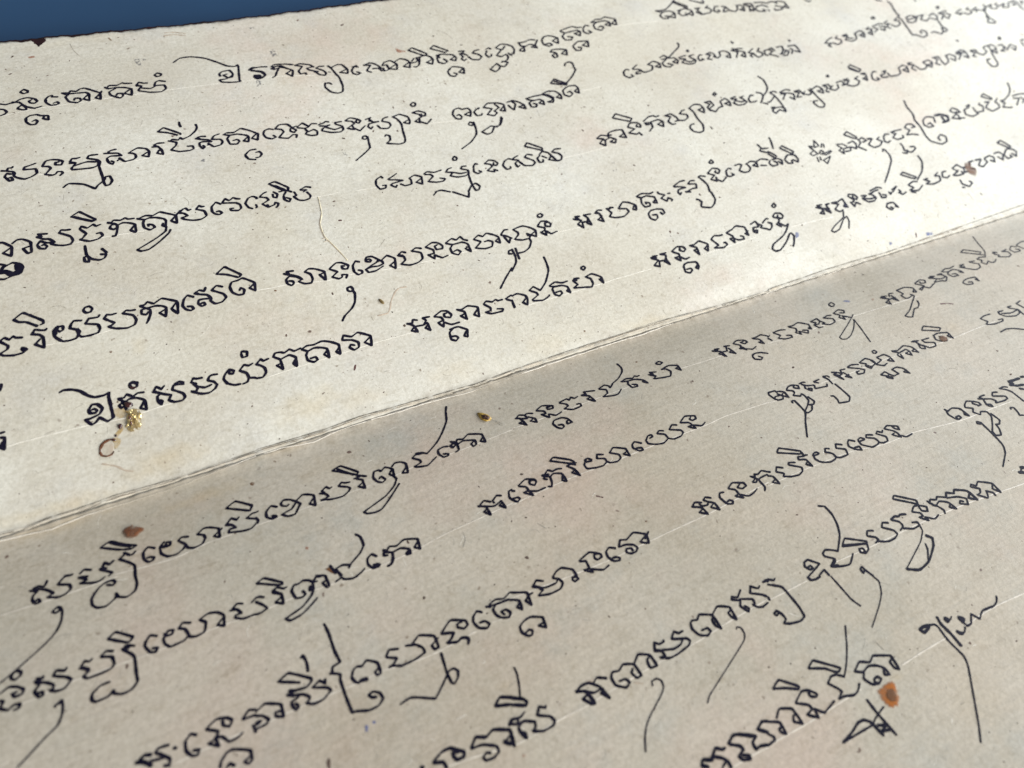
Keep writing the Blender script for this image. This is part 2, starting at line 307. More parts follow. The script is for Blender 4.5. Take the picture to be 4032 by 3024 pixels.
# the fold: torn layers of pasted paper standing a little proud, with crack shade painted as dark ribbons between them
MARKS = {'ruled': [[(-82.45, 98.79), (-75.88, 99.59), (-66.19, 99.58), (-58.61, 99.83), (-45.5, 99.9), (-35.1, 99.83)], [(-29.35, 99.62), (-25.74, 99.42)], [(-25.0, 99.97), (-19.54, 99.49), (-11.21, 98.17)], [(-4.1, 97.18), (7.26, 96.66), (14.51, 95.73), (19.42, 95.32)], [(82.11, 100.87), (88.52, 100.84), (94.17, 100.79), (99.86, 100.63)], [(-78.59, 79.21), (-73.41, 78.76), (-71.99, 78.92)], [(-66.41, 78.58), (-60.63, 78.6), (-50.55, 79.15), (-45.32, 79.45), (-40.02, 79.58)], [(10.65, 75.47), (15.08, 75.11), (19.56, 74.73)], [(54.74, 77.52), (58.37, 77.19), (65.49, 77.45)], [(41.34, 55.26), (47.39, 55.2), (55.76, 55.76)], [(-75.37, 58.78), (-69.56, 58.7), (-61.81, 58.28), (-60.38, 58.37)], [(-25.22, 58.42), (-20.27, 58.27), (-18.21, 58.51)], [(-14.97, 58.03), (-7.52, 57.69)], [(-44.26, 36.35), (-41.16, 36.02), (-36.96, 35.85), (-29.21, 34.48), (-24.4, 34.69), (-12.6, 33.41)], [(-7.54, 33.32), (0.39, 33.51), (6.28, 33.27)], [(16.03, 33.45), (22.13, 32.86), (28.61, 32.74), (35.26, 32.6)], [(-84.91, 35.51), (-78.64, 35.09), (-72.24, 35.39)], [(-94.7, 16.39), (-91.91, 16.46), (-82.4, 16.16), (-74.54, 15.42), (-68.24, 15.76), (-65.07, 15.69)], [(-48.13, 15.45), (-40.94, 15.81), (-24.81, 16.28), (-15.84, 16.27)], [(-4.51, 15.63), (0.14, 15.79)], [(11.08, 15.02), (16.32, 15.09), (31.76, 15.26), (35.86, 15.46), (46.13, 15.48)], [(62.24, 15.38), (68.0, 15.61), (79.9, 16.08)], [(92.52, 16.11), (100.74, 15.88), (107.36, 15.52)], [(-98.99, -9.6), (-98.49, -9.6)], [(-99.29, -14.89), (-92.71, -15.1), (-85.85, -15.21), (-82.12, -15.19)], [(-82.23, -14.69), (-77.77, -15.2), (-72.8, -15.55), (-67.27, -14.86), (-63.33, -14.88)], [(-59.04, -14.89), (-53.86, -14.88), (-46.36, -14.89), (-38.81, -14.95), (-32.76, -14.79), (-29.05, -14.38)], [(-23.52, -14.44), (-16.75, -14.35), (-7.15, -13.9)], [(-7.01, -13.63), (-1.71, -13.78), (5.25, -13.71), (15.48, -13.47), (23.07, -13.35)], [(35.44, -13.19), (43.78, -13.46), (48.83, -13.51)], [(60.6, -14.59), (67.61, -14.89), (80.47, -14.87), (88.73, -15.27), (100.9, -15.76), (110.27, -16.14)], [(-97.6, -30.85), (-95.77, -30.88), (-91.05, -30.45), (-84.6, -30.64), (-80.46, -30.87), (-76.16, -30.83)], [(-71.21, -30.81), (-67.24, -30.93), (-63.42, -31.39)], [(-63.37, -31.19), (-59.5, -30.97), (-55.2, -30.91), (-49.73, -31.33), (-45.83, -31.94)], [(-45.98, -31.18), (-41.41, -31.34), (-35.93, -31.13), (-28.85, -30.27), (-20.47, -29.82), (-15.16, -29.46)], [(-15.33, -29.8), (-10.18, -29.43), (-2.26, -29.04), (9.88, -29.04), (18.47, -28.94), (32.02, -28.87), (36.98, -28.54), (48.29, -29.13)], [(48.18, -29.26), (51.97, -29.54)], [(64.02, -29.31), (72.42, -29.65), (83.85, -29.55), (102.41, -30.89), (115.17, -30.86), (122.1, -30.97)], [(-100.84, -38.68), (-99.97, -38.59)], [(-79.53, -48.68), (-76.46, -48.51), (-73.2, -48.49), (-69.87, -48.47)], [(-68.01, -48.63), (-65.41, -48.57), (-59.2, -48.5), (-53.76, -48.73), (-48.02, -48.63), (-40.46, -49.5), (-31.93, -48.98)], [(-28.6, -48.76), (-25.17, -49.0)], [(-23.76, -46.25), (-14.86, -46.78), (-4.92, -47.12), (2.22, -47.02), (10.19, -46.89), (18.53, -46.75), (34.27, -45.77)], [(33.72, -46.43), (43.11, -46.34), (55.8, -46.78), (64.68, -48.22), (73.34, -48.48), (86.13, -50.38), (95.31, -50.84), (102.83, -51.26)], [(-44.7, -65.89), (-41.15, -66.36), (-36.68, -67.07)], [(-34.76, -67.63), (-30.71, -67.54), (-26.47, -67.3), (-21.18, -67.3), (-16.4, -66.98), (-6.02, -66.48), (1.24, -66.41), (9.21, -65.83), (17.69, -65.49)], [(17.48, -65.75), (26.58, -65.75)], [(33.82, -65.09), (43.68, -65.53), (56.88, -65.8), (69.12, -66.47), (85.75, -68.16)], [(-5.66, -84.83), (-1.96, -84.8), (1.47, -84.96)], [(1.47, -84.96), (3.96, -84.84), (9.93, -84.99), (21.76, -84.75)], [(31.52, -84.87), (36.51, -84.76), (42.41, -84.78)], [(47.73, -84.67), (55.83, -84.52), (63.75, -85.13)]], 'brownline': [[(-42.7, 120.91), (-40.21, 120.7), (-37.73, 119.78)], [(-43.1, 119.84), (-40.7, 119.86), (-37.93, 118.98)], [(-13.36, 27.96), (-14.98, 28.05), (-16.18, 27.43), (-17.12, 26.41), (-18.16, 25.1), (-18.83, 23.71), (-19.8, 22.57), (-22.21, 22.54)], [(-19.48, -64.11), (-18.26, -64.28)], [(-12.26, -67.51), (-11.15, -68.24)], [(-80.6, 7.67), (-78.52, 6.41), (-77.24, 5.08), (-76.01, 4.38)]], 'greyline': [[(-64.71, 120.63), (-64.31, 117.94), (-63.42, 115.81)], [(-63.33, 119.06), (-62.08, 119.49)], [(-58.61, 117.83), (-57.64, 117.38)], [(27.82, 108.52), (29.75, 106.77), (30.87, 104.35)], [(-15.21, 40.06), (-13.72, 41.41), (-13.07, 42.02)], [(-25.57, 47.56), (-25.59, 48.28)], [(-23.49, 22.64), (-23.45, 21.69)], [(-26.08, -31.51), (-26.38, -32.92), (-27.34, -34.0)], [(-12.8, -35.22), (-11.74, -36.88)], [(30.2, -79.82), (30.47, -81.51)], [(192.52, 72.24), (192.65, 67.96)], [(159.44, 10.96), (159.16, 8.23)], [(45.39, 30.91), (44.26, 29.85)], [(43.72, -53.26), (44.7, -53.9)]], 'darkdash': [[(113.53, -20.63), (115.38, -21.13), (116.87, -21.94)], [(129.99, 3.43), (129.1, 2.15)], [(0.47, -34.6), (1.45, -35.37)], [(-30.78, 12.49), (-31.43, 11.4)], [(-21.27, 50.13), (-20.63, 49.99)], [(36.92, 86.46), (37.04, 86.34)]], 'foldd': [[(-98.08, 0.74), (-94.63, 0.36), (-91.0, 0.6), (-85.48, 0.6), (-79.71, 0.92), (-75.85, 0.74), (-69.91, 0.52), (-63.69, 0.62), (-54.72, 1.04)], [(-54.79, 0.82), (-48.06, 0.92), (-41.43, 0.75), (-33.89, 1.13), (-26.57, 0.88), (-18.99, 0.63), (-8.5, 0.21)], [(0.42, 0.71), (7.72, 0.87), (15.27, 1.03), (27.81, 1.14), (39.45, 1.42), (51.16, 0.86), (61.68, 0.43), (73.6, 0.75)], [(73.3, 0.31), (81.42, 0.8), (93.77, 1.1), (106.36, 0.95), (114.85, 0.54), (133.73, 0.99), (148.82, 1.38), (159.35, 1.65), (176.39, 1.93)]], 'folde': [[(-97.8, 0.3), (-92.9, 0.02), (-87.41, 0.22), (-81.72, 0.53), (-75.98, 0.2), (-70.07, -0.0), (-63.84, 0.06), (-54.91, 0.41)], [(-54.92, 0.36), (-48.21, 0.46), (-41.34, 0.32), (-34.15, 0.42), (-26.75, 0.41), (-19.18, 0.15), (-7.36, -0.2)], [(0.19, 0.2), (8.81, 0.07), (17.77, 0.03), (27.23, 0.06), (37.08, 0.2)]], 'foldw': [[(-98.35, -0.68), (-95.78, -0.94), (-90.48, -1.28), (-84.87, -0.78), (-80.18, -1.0), (-72.37, -1.09), (-69.34, -1.05)], [(-55.01, 0.09), (-49.55, -0.07), (-44.11, -0.86), (-39.16, -0.07), (-29.46, -0.04), (-23.49, -0.19), (-19.48, -0.46), (-15.58, -0.54), (-11.68, -0.74)], [(85.05, 0.29), (92.77, -0.16), (101.64, 0.38)]], 'edge': [[(-79.46, 123.35), (-71.92, 123.9), (-64.21, 124.06), (-56.3, 124.01), (-48.14, 123.95), (-39.67, 124.08), (-30.86, 124.41), (-18.53, 123.97)], [(-18.53, 123.97), (-9.15, 123.85), (0.57, 123.79), (10.52, 123.48), (22.12, 122.93)]]}
def fold_layer(name, s0, w, e, m, seed, amp, x0=X0, x1=X1, tilt=.1, parent=None, follow=None, gap=None):
    xs = np.arange(x0, x1, .35); n = len(xs)
    if follow is not None:
        fx = np.array([p[0] for p in follow]); fs = np.array([p[1] for p in follow]); base = np.interp(xs, fx, fs)
    else: base = 0
    k1 = smooth_noise(n, 22, seed); k2 = smooth_noise(n, 5, seed+1); k3 = smooth_noise(n, 2, seed+2)
    mid = base+s0+amp*((k1-.5)*1.2+(k2-.5)*.5+(k3-.5)*.2); ww = w*(.45+.8*smooth_noise(n, 14, seed+5)+.35*k3)
    if gap is not None: ww = ww*np.clip((smooth_noise(n, 30, seed+8)-gap)*6, .02, 1)
    up = surf(xs, mid+ww/2, e, 'U' if s0 >= 0 else 'D'); lo = surf(xs, mid-ww/2, e-tilt, 'U' if s0 >= 0 else 'D')
    mi = surf(xs, mid, e+tilt*.8, 'U' if s0 >= 0 else 'D')
    gg = Geo(); gg.add(np.concatenate([up, mi, lo]), [(i, n+i, n+i+1, i+1) for i in range(n-1)]+[(n+i, 2*n+i, 2*n+i+1, n+i+1) for i in range(n-1)])
    return gg.build(name, m, parent)
FD = sorted(p for q in MARKS['foldd'] for p in q); FW = sorted(p for q in MARKS['foldw'] for p in q)
FD0 = [(X0, 1.)]+FD+[(X1, 2.)]
fold_layer('torn_layer', 0, .50, .03, M_PULP, 11, .12, x1=78, parent=page_u, follow=[(x, s-.40) for x, s in FD0], tilt=.05, gap=.2)
fold_layer('torn_layer', 0, .38, .02, M_GREYP, 17, .3, x0=70, parent=page_u, follow=[(x, s-.12) for x, s in FD0], tilt=.03, gap=.45)
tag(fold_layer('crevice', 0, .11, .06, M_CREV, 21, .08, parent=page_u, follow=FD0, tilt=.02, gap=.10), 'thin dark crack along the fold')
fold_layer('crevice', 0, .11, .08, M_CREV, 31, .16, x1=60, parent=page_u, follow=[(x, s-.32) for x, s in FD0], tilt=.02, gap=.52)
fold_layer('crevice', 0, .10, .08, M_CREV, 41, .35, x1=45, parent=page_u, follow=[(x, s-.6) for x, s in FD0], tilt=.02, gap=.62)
fold_layer('torn_layer', 0, .17, .05, M_PALE, 61, .25, x1=112, parent=page_d, follow=[(X0, -.1)]+[(x, s-.25) for x, s in FW]+[(X1, .3)], tilt=.03, gap=.42)

# ruled lines scored into the paper, and long marks
KIND = {'brownline': ('brown_trace', M_BROWNL, .34), 'greyline': ('grey_bark_fibre', M_FIBRE, .16), 'darkdash': ('bark_flake', M_DASH, .38)}
for q in MARKS['ruled']:
    side = 'U' if q[0][1] > 0 else 'D'
    g = Geo(); ribbon(g, q, .20, side, e0=.008, dome=.022, jitter=.3, step=.6, taper=(.2, .2), ext=1)
    g.build('ruled_line', M_GROOVE if side == 'U' else M_GROOVE_LO, page_u if side == 'U' else page_d)
for kind, (nm, m, w) in KIND.items():
    for q in MARKS[kind]:
        side = 'U' if q[0][1] > 0 else 'D'
        g = Geo(); ribbon(g, q, w, side, e0=.015, dome=.03, jitter=.25, taper=(.3, .25))
        g.build(nm, m, page_u if side == 'U' else page_d)

# ---------------------------------------------------------------- the handwriting
# one entry per written word or phrase: strokes of the pen in page millimetres x 50
TEXT = """D000
-4186,-421 -4104,-390 -4016,-461 -3914,-521 -3963,-536 -4051,-504 -4186,-421
-4110,-405 -4027,-469 -3959,-513
D001
-4065,-600 -4024,-576 -4016,-549 -3981,-596 -3954,-596 -3930,-576
-4065,-600 -4001,-660 -3959,-716 -3971,-816
-3971,-816 -3969,-887 -3993,-951 -4060,-982 -4122,-954 -4133,-914 -4144,-955 -4220,-998 -4287,-983 -4316,-942 -4312,-882 -4255,-812 -4198,-781 -4140,-779 -4122,-810 -4147,-828 -4188,-806
D002
w1.2|-4218,-632 -4172,-653 -4200,-628 -4176,-585 -4144,-618 -4105,-594
-4215,-639 -4130,-708 -4164,-727
-4383,-643 -4335,-677 -4328,-692 -4381,-702 -4290,-739 -4238,-745 -4190,-721
-4366,-645 -4315,-663
D003
-4481,-580 -4447,-591 -4421,-591
-4741,-610 -4692,-638 -4714,-600 -4680,-593 -4640,-617 -4620,-591 -4611,-567
-4691,-616 -4626,-652 -4576,-709 -4624,-726 -4551,-760 -4491,-754 -4449,-723 -4457,-679 -4539,-641 -4496,-597 -4473,-590
-4684,-637 -4720,-665 -4731,-705 -4710,-748 -4677,-747 -4686,-714 -4712,-719
D004
-4370,-609 -4332,-585 -4282,-612
D005
-3779,-614 -3830,-579 -3874,-620 -3880,-685 -3851,-729 -3818,-726 -3800,-704 -3829,-684 -3857,-684
D006
-3699,-639 -3681,-597 -3650,-605 -3661,-638 -3699,-639
-3698,-583 -3738,-621 -3741,-688 -3698,-738 -3625,-748 -3561,-715 -3540,-681 -3590,-620 -3557,-597 -3502,-615
w1.5|-3679,-636 -3725,-627
-3540,-681 -3529,-723 -3481,-746 -3410,-734 -3376,-686 -3383,-651 -3431,-623 -3369,-586 -3321,-595 -3252,-640 -3263,-732 -3305,-700 -3252,-666 -3223,-647
D007
-3189,-630 -3135,-654 -3177,-622 -3126,-579 -3090,-616 -3064,-594
-3135,-654 -3113,-691 -3163,-687 -3185,-716 -3067,-751 -2998,-756 -2948,-727
-3007,-633 -2949,-606 -2916,-608
-3007,-633 -2934,-674
-2916,-608 -2895,-604
-2931,-662 -2920,-700 -2931,-722 -2946,-721
D008
-3143,-456 -3051,-415 -2927,-521 -2960,-568 -3143,-456
D009
-4601,-876 -4582,-896 -4552,-888 -4544,-858 -4560,-849 -4596,-867
w0.8|-4544,-858 -4532,-897 -4549,-986 -4599,-1069 -4688,-1142 -4880,-1257 -5000,-1321
-4881,-1271 -4856,-1293 -4862,-1319 -4902,-1339 -4927,-1313 -4913,-1285 -4881,-1271
D010
-2729,-629 -2778,-596 -2831,-640 -2841,-696 -2806,-736 -2769,-736 -2760,-720 -2797,-703
w1.4|-2803,-727 -2762,-730
D011
-2627,-645 -2647,-657 -2684,-639 -2691,-609 -2657,-582 -2608,-598 -2562,-640 -2531,-682 -2556,-712 -2606,-770 -2668,-765 -2714,-727 -2669,-715 -2618,-704 -2559,-648
-2562,-640 -2489,-596 -2449,-608 -2395,-642 -2414,-756 -2456,-716 -2404,-671
D012
-2341,-647 -2294,-671 -2313,-627 -2265,-599 -2242,-631 -2217,-621
-2294,-671 -2274,-709 -2310,-720 -2354,-721 -2255,-752 -2159,-761 -2094,-735 -2066,-704 -2086,-681 -2157,-641 -2118,-609 -2091,-628 -2049,-637
D013
-2153,-444 -2066,-423 -1936,-559 -1962,-584 -2153,-444
-2107,-443 -2024,-534 -1986,-573
-1999,-619 -1939,-617 -1964,-591 -1884,-639
-1978,-629 -1933,-664 -1940,-762 -1992,-717 -1937,-691
D014
-1757,-700 -1734,-747 -1771,-767 -1812,-741 -1831,-681 -1802,-620 -1755,-619 -1740,-641 -1688,-612 -1631,-661 -1648,-750 -1678,-706 -1646,-669
-1762,-698 -1786,-716
-1648,-750 -1638,-783 -1687,-848 -1802,-923 -2039,-1002 -2021,-1030 -1950,-1048 -1880,-1039 -1786,-972 -1633,-844
-1626,-633 -1585,-605 -1530,-615 -1492,-655 -1511,-760 -1563,-744 -1500,-690
D015
-1410,-616 -1343,-584 -1304,-594 -1256,-624 -1122,-541 -1015,-441 -914,-316 -867,-196 -833,-133
-1411,-618 -1350,-674 -1356,-702 -1430,-722 -1411,-735 -1313,-759 -1238,-725 -1191,-700
w1.5|-1356,-586 -1307,-600
D016
-1035,-628 -1080,-616 -1141,-628 -1156,-677 -1130,-730 -1082,-733 -1069,-716 -1115,-695
-991,-584 -938,-608 -916,-586 -860,-603 -787,-570 -665,-624 -671,-728 -715,-700 -659,-652
-983,-596 -943,-646 -871,-625 -761,-663 -767,-717 -806,-731 -815,-696 -770,-668
-943,-646 -955,-712 -998,-724
w1.3|-932,-635 -965,-612 -1012,-631 -1000,-660 -962,-646
D017
1172,-311 1180,-386 1149,-444 1057,-513 944,-559
770,-563 858,-541 896,-576 893,-603 950,-562
769,-569 838,-608 822,-657 753,-683 867,-713 928,-711 995,-666
D018
-5006,-1404 -4943,-1377 -4884,-1405 -4850,-1440 -4866,-1470 -4912,-1472 -4929,-1440 -4894,-1438
D019
-5009,-1458 -4988,-1473 -5013,-1520 -4963,-1553 -4924,-1531 -4883,-1541 -4893,-1568 -4927,-1570
D020
-4776,-1413 -4739,-1430 -4759,-1392 -4722,-1409 -4716,-1393
-4770,-1430 -4710,-1449 -4656,-1493 -4663,-1523 -4690,-1525 -4642,-1552 -4588,-1554 -4535,-1507 -4563,-1474 -4652,-1423 -4625,-1387 -4572,-1416 -4554,-1396
-4740,-1444 -4784,-1490 -4758,-1549 -4731,-1543 -4732,-1514 -4762,-1510
D021
-4667,-1671 -4653,-1654 -4622,-1655 -4616,-1635 -4662,-1660
w0.8|-4616,-1635 -4614,-1682 -4624,-1741 -4663,-1813 -4744,-1863 -4854,-1940 -4939,-1999
D022
-4471,-1444 -4411,-1477 -4462,-1438 -4429,-1399 -4403,-1417 -4376,-1404
-4433,-1462 -4412,-1491 -4456,-1520 -4428,-1547 -4331,-1549 -4264,-1541 -4236,-1515 -4243,-1451 -4320,-1415 -4275,-1386 -4228,-1408
D023
-4249,-1290 -4188,-1255 -4075,-1350 -4097,-1376 -4123,-1380 -4249,-1290
D024
-4166,-1416 -4114,-1430 -4144,-1406 -4119,-1407 -4076,-1432
-4163,-1422 -4094,-1516 -4101,-1657 -4104,-1724 -4153,-1768 -4219,-1775 -4274,-1744 -4270,-1717 -4312,-1750 -4400,-1755 -4423,-1726 -4414,-1683 -4353,-1645 -4288,-1642
D025
-3907,-1422 -3954,-1395 -3995,-1434 -4006,-1470 -3979,-1534 -3939,-1547 -3921,-1520 -3957,-1508
D026
-3784,-1421 -3823,-1414 -3868,-1467 -3864,-1515 -3832,-1551 -3730,-1546 -3688,-1513 -3702,-1454 -3746,-1428 -3708,-1393 -3651,-1419
-3855,-1425 -3843,-1452 -3799,-1451 -3784,-1421
-3688,-1492 -3683,-1531 -3634,-1549 -3569,-1537 -3543,-1463 -3584,-1423 -3510,-1397 -3441,-1418 -3402,-1463 -3419,-1553 -3467,-1525 -3416,-1484
D027
-3346,-1445 -3294,-1458 -3326,-1438 -3281,-1408 -3239,-1427
-3294,-1458 -3268,-1503 -3314,-1503 -3328,-1519 -3272,-1556 -3168,-1560
-3173,-1447 -3131,-1421
-3131,-1421 -3103,-1422 -3070,-1443
-3141,-1456 -3097,-1504 -3071,-1549 -3123,-1564 -3170,-1565
D028
-2188,-1190 -2159,-1229 -2159,-1318 -2213,-1380 -2321,-1447 -2354,-1480 -2330,-1455 -2388,-1429 -2454,-1441 -2430,-1522
-2488,-1389 -2468,-1482
-2315,-1574 -2268,-1561 -2228,-1537
-2492,-1553 -2436,-1537 -2414,-1564 -2349,-1583 -2306,-1579
D029
-2625,-1433 -2553,-1461
-2767,-1520 -2753,-1555 -2788,-1573 -2837,-1556 -2849,-1482 -2816,-1439 -2783,-1443 -2734,-1430 -2690,-1450 -2669,-1477 -2678,-1537 -2715,-1543 -2698,-1505 -2683,-1523
-2678,-1537 -2714,-1589 -2814,-1656 -2965,-1697 -2932,-1729 -2832,-1715 -2739,-1668 -2677,-1629
-2671,-1483 -2628,-1443 -2591,-1454
-2671,-1483 -2631,-1483
-2554,-1465 -2552,-1566 -2574,-1573 -2596,-1517 -2563,-1508
D030
-2093,-1472 -2126,-1432 -2174,-1460 -2188,-1514 -2164,-1563 -2124,-1567 -2093,-1557 -2123,-1537
w1.8|-2147,-1544 -2106,-1563
D031
-2021,-1436 -1995,-1454 -1958,-1427 -1900,-1447 -1816,-1416 -1706,-1459 -1720,-1560 -1760,-1523 -1710,-1482
-2023,-1442 -1983,-1478 -1944,-1490 -1876,-1483 -1809,-1520 -1812,-1568 -1849,-1551 -1818,-1528
w1.6|-1851,-1557 -1814,-1561
w1.3|-1955,-1491 -1973,-1550 -2005,-1591 -2040,-1599
-1976,-1475 -2026,-1465 -2036,-1491 -2002,-1500
D032
-3093,-1295 -3024,-1274 -2900,-1372 -2900,-1389 -2929,-1388 -3093,-1295
-2999,-1430 -2957,-1450 -2991,-1417 -2948,-1402 -2903,-1434 -2877,-1429
-2992,-1439 -2934,-1472 -2941,-1564 -2998,-1527 -2947,-1500
D033
w1.2|-4215,-2311 -4168,-2329 -4187,-2303 -4152,-2285 -4109,-2302
w1.4|-4167,-2325 -4122,-2377
-4085,-2300 -4057,-2279 -4026,-2280 -3987,-2286
-4081,-2302 -4044,-2333 -3998,-2385 -4011,-2430 -4043,-2414
-4124,-2342 -4056,-2357 -4017,-2359
D034
w1.2|-3959,-2324 -3944,-2329
D035
-3797,-2301 -3832,-2276 -3876,-2312 -3886,-2378 -3857,-2431 -3818,-2441 -3800,-2410 -3842,-2399
D036
-3728,-2289 -3645,-2251 -3574,-2271 -3540,-2305 -3570,-2342 -3609,-2314 -3605,-2279
-3725,-2293 -3652,-2339 -3675,-2382 -3732,-2399 -3669,-2447 -3682,-2378 -3636,-2391 -3599,-2445 -3541,-2446 -3494,-2427
D037
-3474,-2332 -3415,-2286 -3367,-2304
-3471,-2335 -3377,-2341
-3413,-2407 -3409,-2464
-3371,-2321 -3294,-2291 -3190,-2345 -3196,-2441 -3246,-2417 -3242,-2387 -3199,-2392
-3379,-2350 -3333,-2371 -3298,-2416 -3326,-2439 -3404,-2443
-3392,-2399 -3353,-2399 -3379,-2414 -3395,-2411
D038
-3697,-2598 -3684,-2562 -3633,-2517 -3590,-2511 -3531,-2539 -3477,-2574 -3482,-2641 -3512,-2657 -3533,-2630 -3491,-2611
D039
-3657,-2617 -3628,-2597 -3602,-2627
D040
-3162,-2170 -3068,-2140 -2924,-2252 -2930,-2274 -2976,-2301 -3063,-2290 -3102,-2271
-3162,-2170 -3013,-2246
-3128,-2298 -3083,-2328 -3104,-2280 -3055,-2294
-3113,-2309 -3016,-2345 -2978,-2383 -2990,-2406 -3016,-2418 -2966,-2446 -2894,-2446 -2817,-2406 -2834,-2373 -2937,-2324 -2873,-2296 -2840,-2336 -2829,-2301
-3053,-2348 -3111,-2363 -3113,-2400 -3098,-2436 -3074,-2419 -3086,-2384
D041
-2948,-2064 -2929,-2047 -2919,-2119 -2931,-2189
D042
-2697,-1870 -2689,-1965 -2693,-2121 -2681,-2224 -2746,-2235 -2766,-2281 -2712,-2316 -2727,-2359 -2730,-2505 -2726,-2636 -2702,-2633 -2604,-2670 -2529,-2667 -2478,-2633 -2487,-2581 -2532,-2550 -2569,-2561 -2555,-2587 -2518,-2600
-2784,-2278 -2763,-2287
D043
-2589,-2434 -2541,-2446 -2535,-2429 -2580,-2423 -2600,-2439 -2624,-2427 -2640,-2380 -2614,-2332 -2578,-2313 -2540,-2326 -2491,-2298 -2419,-2352 -2424,-2441 -2454,-2445 -2462,-2413 -2420,-2392
D044
-2340,-2337 -2299,-2294 -2228,-2316
-2338,-2343 -2265,-2383 -2307,-2415 -2350,-2425 -2312,-2428 -2254,-2455 -2135,-2454 -2045,-2433 -2047,-2390 -2089,-2344 -2165,-2319
-2113,-2328 -2034,-2284 -1924,-2340 -1927,-2441 -1964,-2445 -1972,-2404 -1927,-2382 -1900,-2368
D045
-1865,-2346 -1749,-2274 -1635,-2327 -1632,-2367 -1673,-2386 -1717,-2355 -1709,-2326 -1665,-2324
w1.2|-1860,-2348 -1766,-2381 -1803,-2418 -1849,-2440 -1772,-2465 -1724,-2450 -1680,-2470 -1682,-2496 -1699,-2520
D046
w0.9|-1929,-2493 -1950,-2654 -1950,-2745 -1933,-2763 -1889,-2733 -1866,-2683 -1888,-2652 -1929,-2653 -2012,-2726 -2073,-2776 -2115,-2805 -2233,-2740 -2292,-2717 -2374,-2731
D047
-1476,-2321 -1512,-2294 -1558,-2323 -1580,-2369 -1557,-2434 -1496,-2463 -1463,-2439 -1487,-2400 -1534,-2396
D048
w0.8|-1423,-2289 -1389,-2311 -1387,-2283 -1323,-2266 -1255,-2286 -1186,-2260 -1163,-2264
-1425,-2294 -1321,-2307 -1224,-2312 -1197,-2330
-1330,-2303 -1380,-2337 -1376,-2396 -1342,-2436 -1285,-2455 -1258,-2422 -1282,-2383 -1327,-2385 -1312,-2420
-1166,-2269 -1047,-2323 -1062,-2438 -1091,-2385 -1046,-2353 -1001,-2344
-1195,-2325 -1141,-2362 -1154,-2442 -1185,-2405 -1141,-2373
D049
-1064,-1376 -1000,-1407 -994,-1504 -1039,-1450 -989,-1432
-1052,-1377 -988,-1344 -934,-1381
-994,-1407 -923,-1434 -839,-1410 -833,-1495 -876,-1448 -834,-1426
-910,-1406 -913,-1377 -853,-1341 -813,-1359
D050
-688,-1337 -727,-1348 -751,-1407 -741,-1439
-697,-1354 -672,-1365
-741,-1439 -702,-1484 -663,-1460 -679,-1439 -738,-1434
D051
-614,-1327 -519,-1289 -442,-1323 -432,-1356 -468,-1384 -503,-1354 -492,-1323 -450,-1327
-612,-1335 -554,-1367 -547,-1413 -600,-1418 -532,-1479 -545,-1421 -473,-1452 -383,-1449
D052
-347,-1314 -278,-1329
-315,-1313 -265,-1283 -230,-1313 -175,-1308 -131,-1322
-350,-1320 -281,-1357 -233,-1341 -160,-1373 -156,-1470 -194,-1446 -156,-1390
-281,-1357 -297,-1422 -320,-1463 -353,-1453
-319,-1333 -351,-1356 -323,-1375
D053
-188,-1190 -139,-1173 -3,-1262 25,-1305 -13,-1325 38,-1317
-191,-1196 -124,-1240 -45,-1289 15,-1323
-68,-1317 -6,-1313 19,-1339
-69,-1319 -22,-1374 -1,-1464 -58,-1403 -6,-1381
D054
193,-1362 132,-1351 136,-1322 170,-1321 201,-1350
147,-1327 99,-1374 103,-1423 182,-1447 272,-1456 330,-1428 327,-1389 257,-1358 283,-1316 342,-1341
330,-1428 355,-1454 428,-1469 483,-1447 490,-1404 414,-1349 481,-1308 590,-1369 586,-1461 538,-1417 581,-1404
D055
784,-1376 727,-1333 684,-1354 671,-1396 708,-1447 753,-1454 753,-1423 699,-1408
D056
898,-1357 939,-1350 941,-1326 898,-1324 847,-1367 849,-1408 911,-1445 1000,-1463 1080,-1433 1076,-1375 1006,-1337 1045,-1313 1091,-1332
1080,-1433 1133,-1463 1224,-1460 1274,-1432 1269,-1397 1158,-1343 1217,-1302 1269,-1323
D057
1327,-1306 1421,-1260 1526,-1295 1514,-1332 1464,-1337 1444,-1312 1475,-1291
1322,-1312 1410,-1348 1427,-1388 1372,-1391 1434,-1441 1433,-1391 1516,-1434 1580,-1410
D058
w1.2|-1720,-3056 -1654,-3014 -1569,-3054
w1.2|-1716,-3058 -1594,-3101
w0.7|-1445,-2850 -1448,-2910 -1478,-3008 -1509,-3078
w1.2|-1571,-3058 -1493,-3105 -1478,-3137 -1499,-3156 -1596,-3105
D059
w1.5|-1683,-3232 -1646,-3202
-1646,-3202 -1601,-3214 -1571,-3214 -1530,-3195
-1661,-3233 -1621,-3252 -1597,-3216
-1623,-3256 -1562,-3256 -1491,-3295 -1507,-3334 -1540,-3347 -1467,-3382 -1373,-3379 -1348,-3353 -1366,-3311 -1452,-3261 -1408,-3209 -1367,-3238 -1355,-3225
-1585,-3260 -1625,-3278 -1628,-3323 -1606,-3376 -1596,-3339 -1624,-3316
D060
-758,-2282 -713,-2255 -654,-2245 -573,-2301 -570,-2368
-980,-2295 -917,-2327 -966,-2290 -919,-2257 -866,-2287
-960,-2310 -876,-2348 -772,-2349 -734,-2324 -774,-2300 -758,-2282
-928,-2337 -905,-2359 -968,-2389 -868,-2417 -761,-2413 -716,-2374 -731,-2319
-616,-2365 -577,-2371 -570,-2399 -611,-2408 -624,-2380
D061
w1.2|-2314,-3221 -2224,-3184 -2159,-3188 -2076,-3255 -2090,-3285 -2146,-3284 -2160,-3251 -2157,-3225 -2115,-3237
w1.2|-2312,-3227 -2245,-3254 -2238,-3301
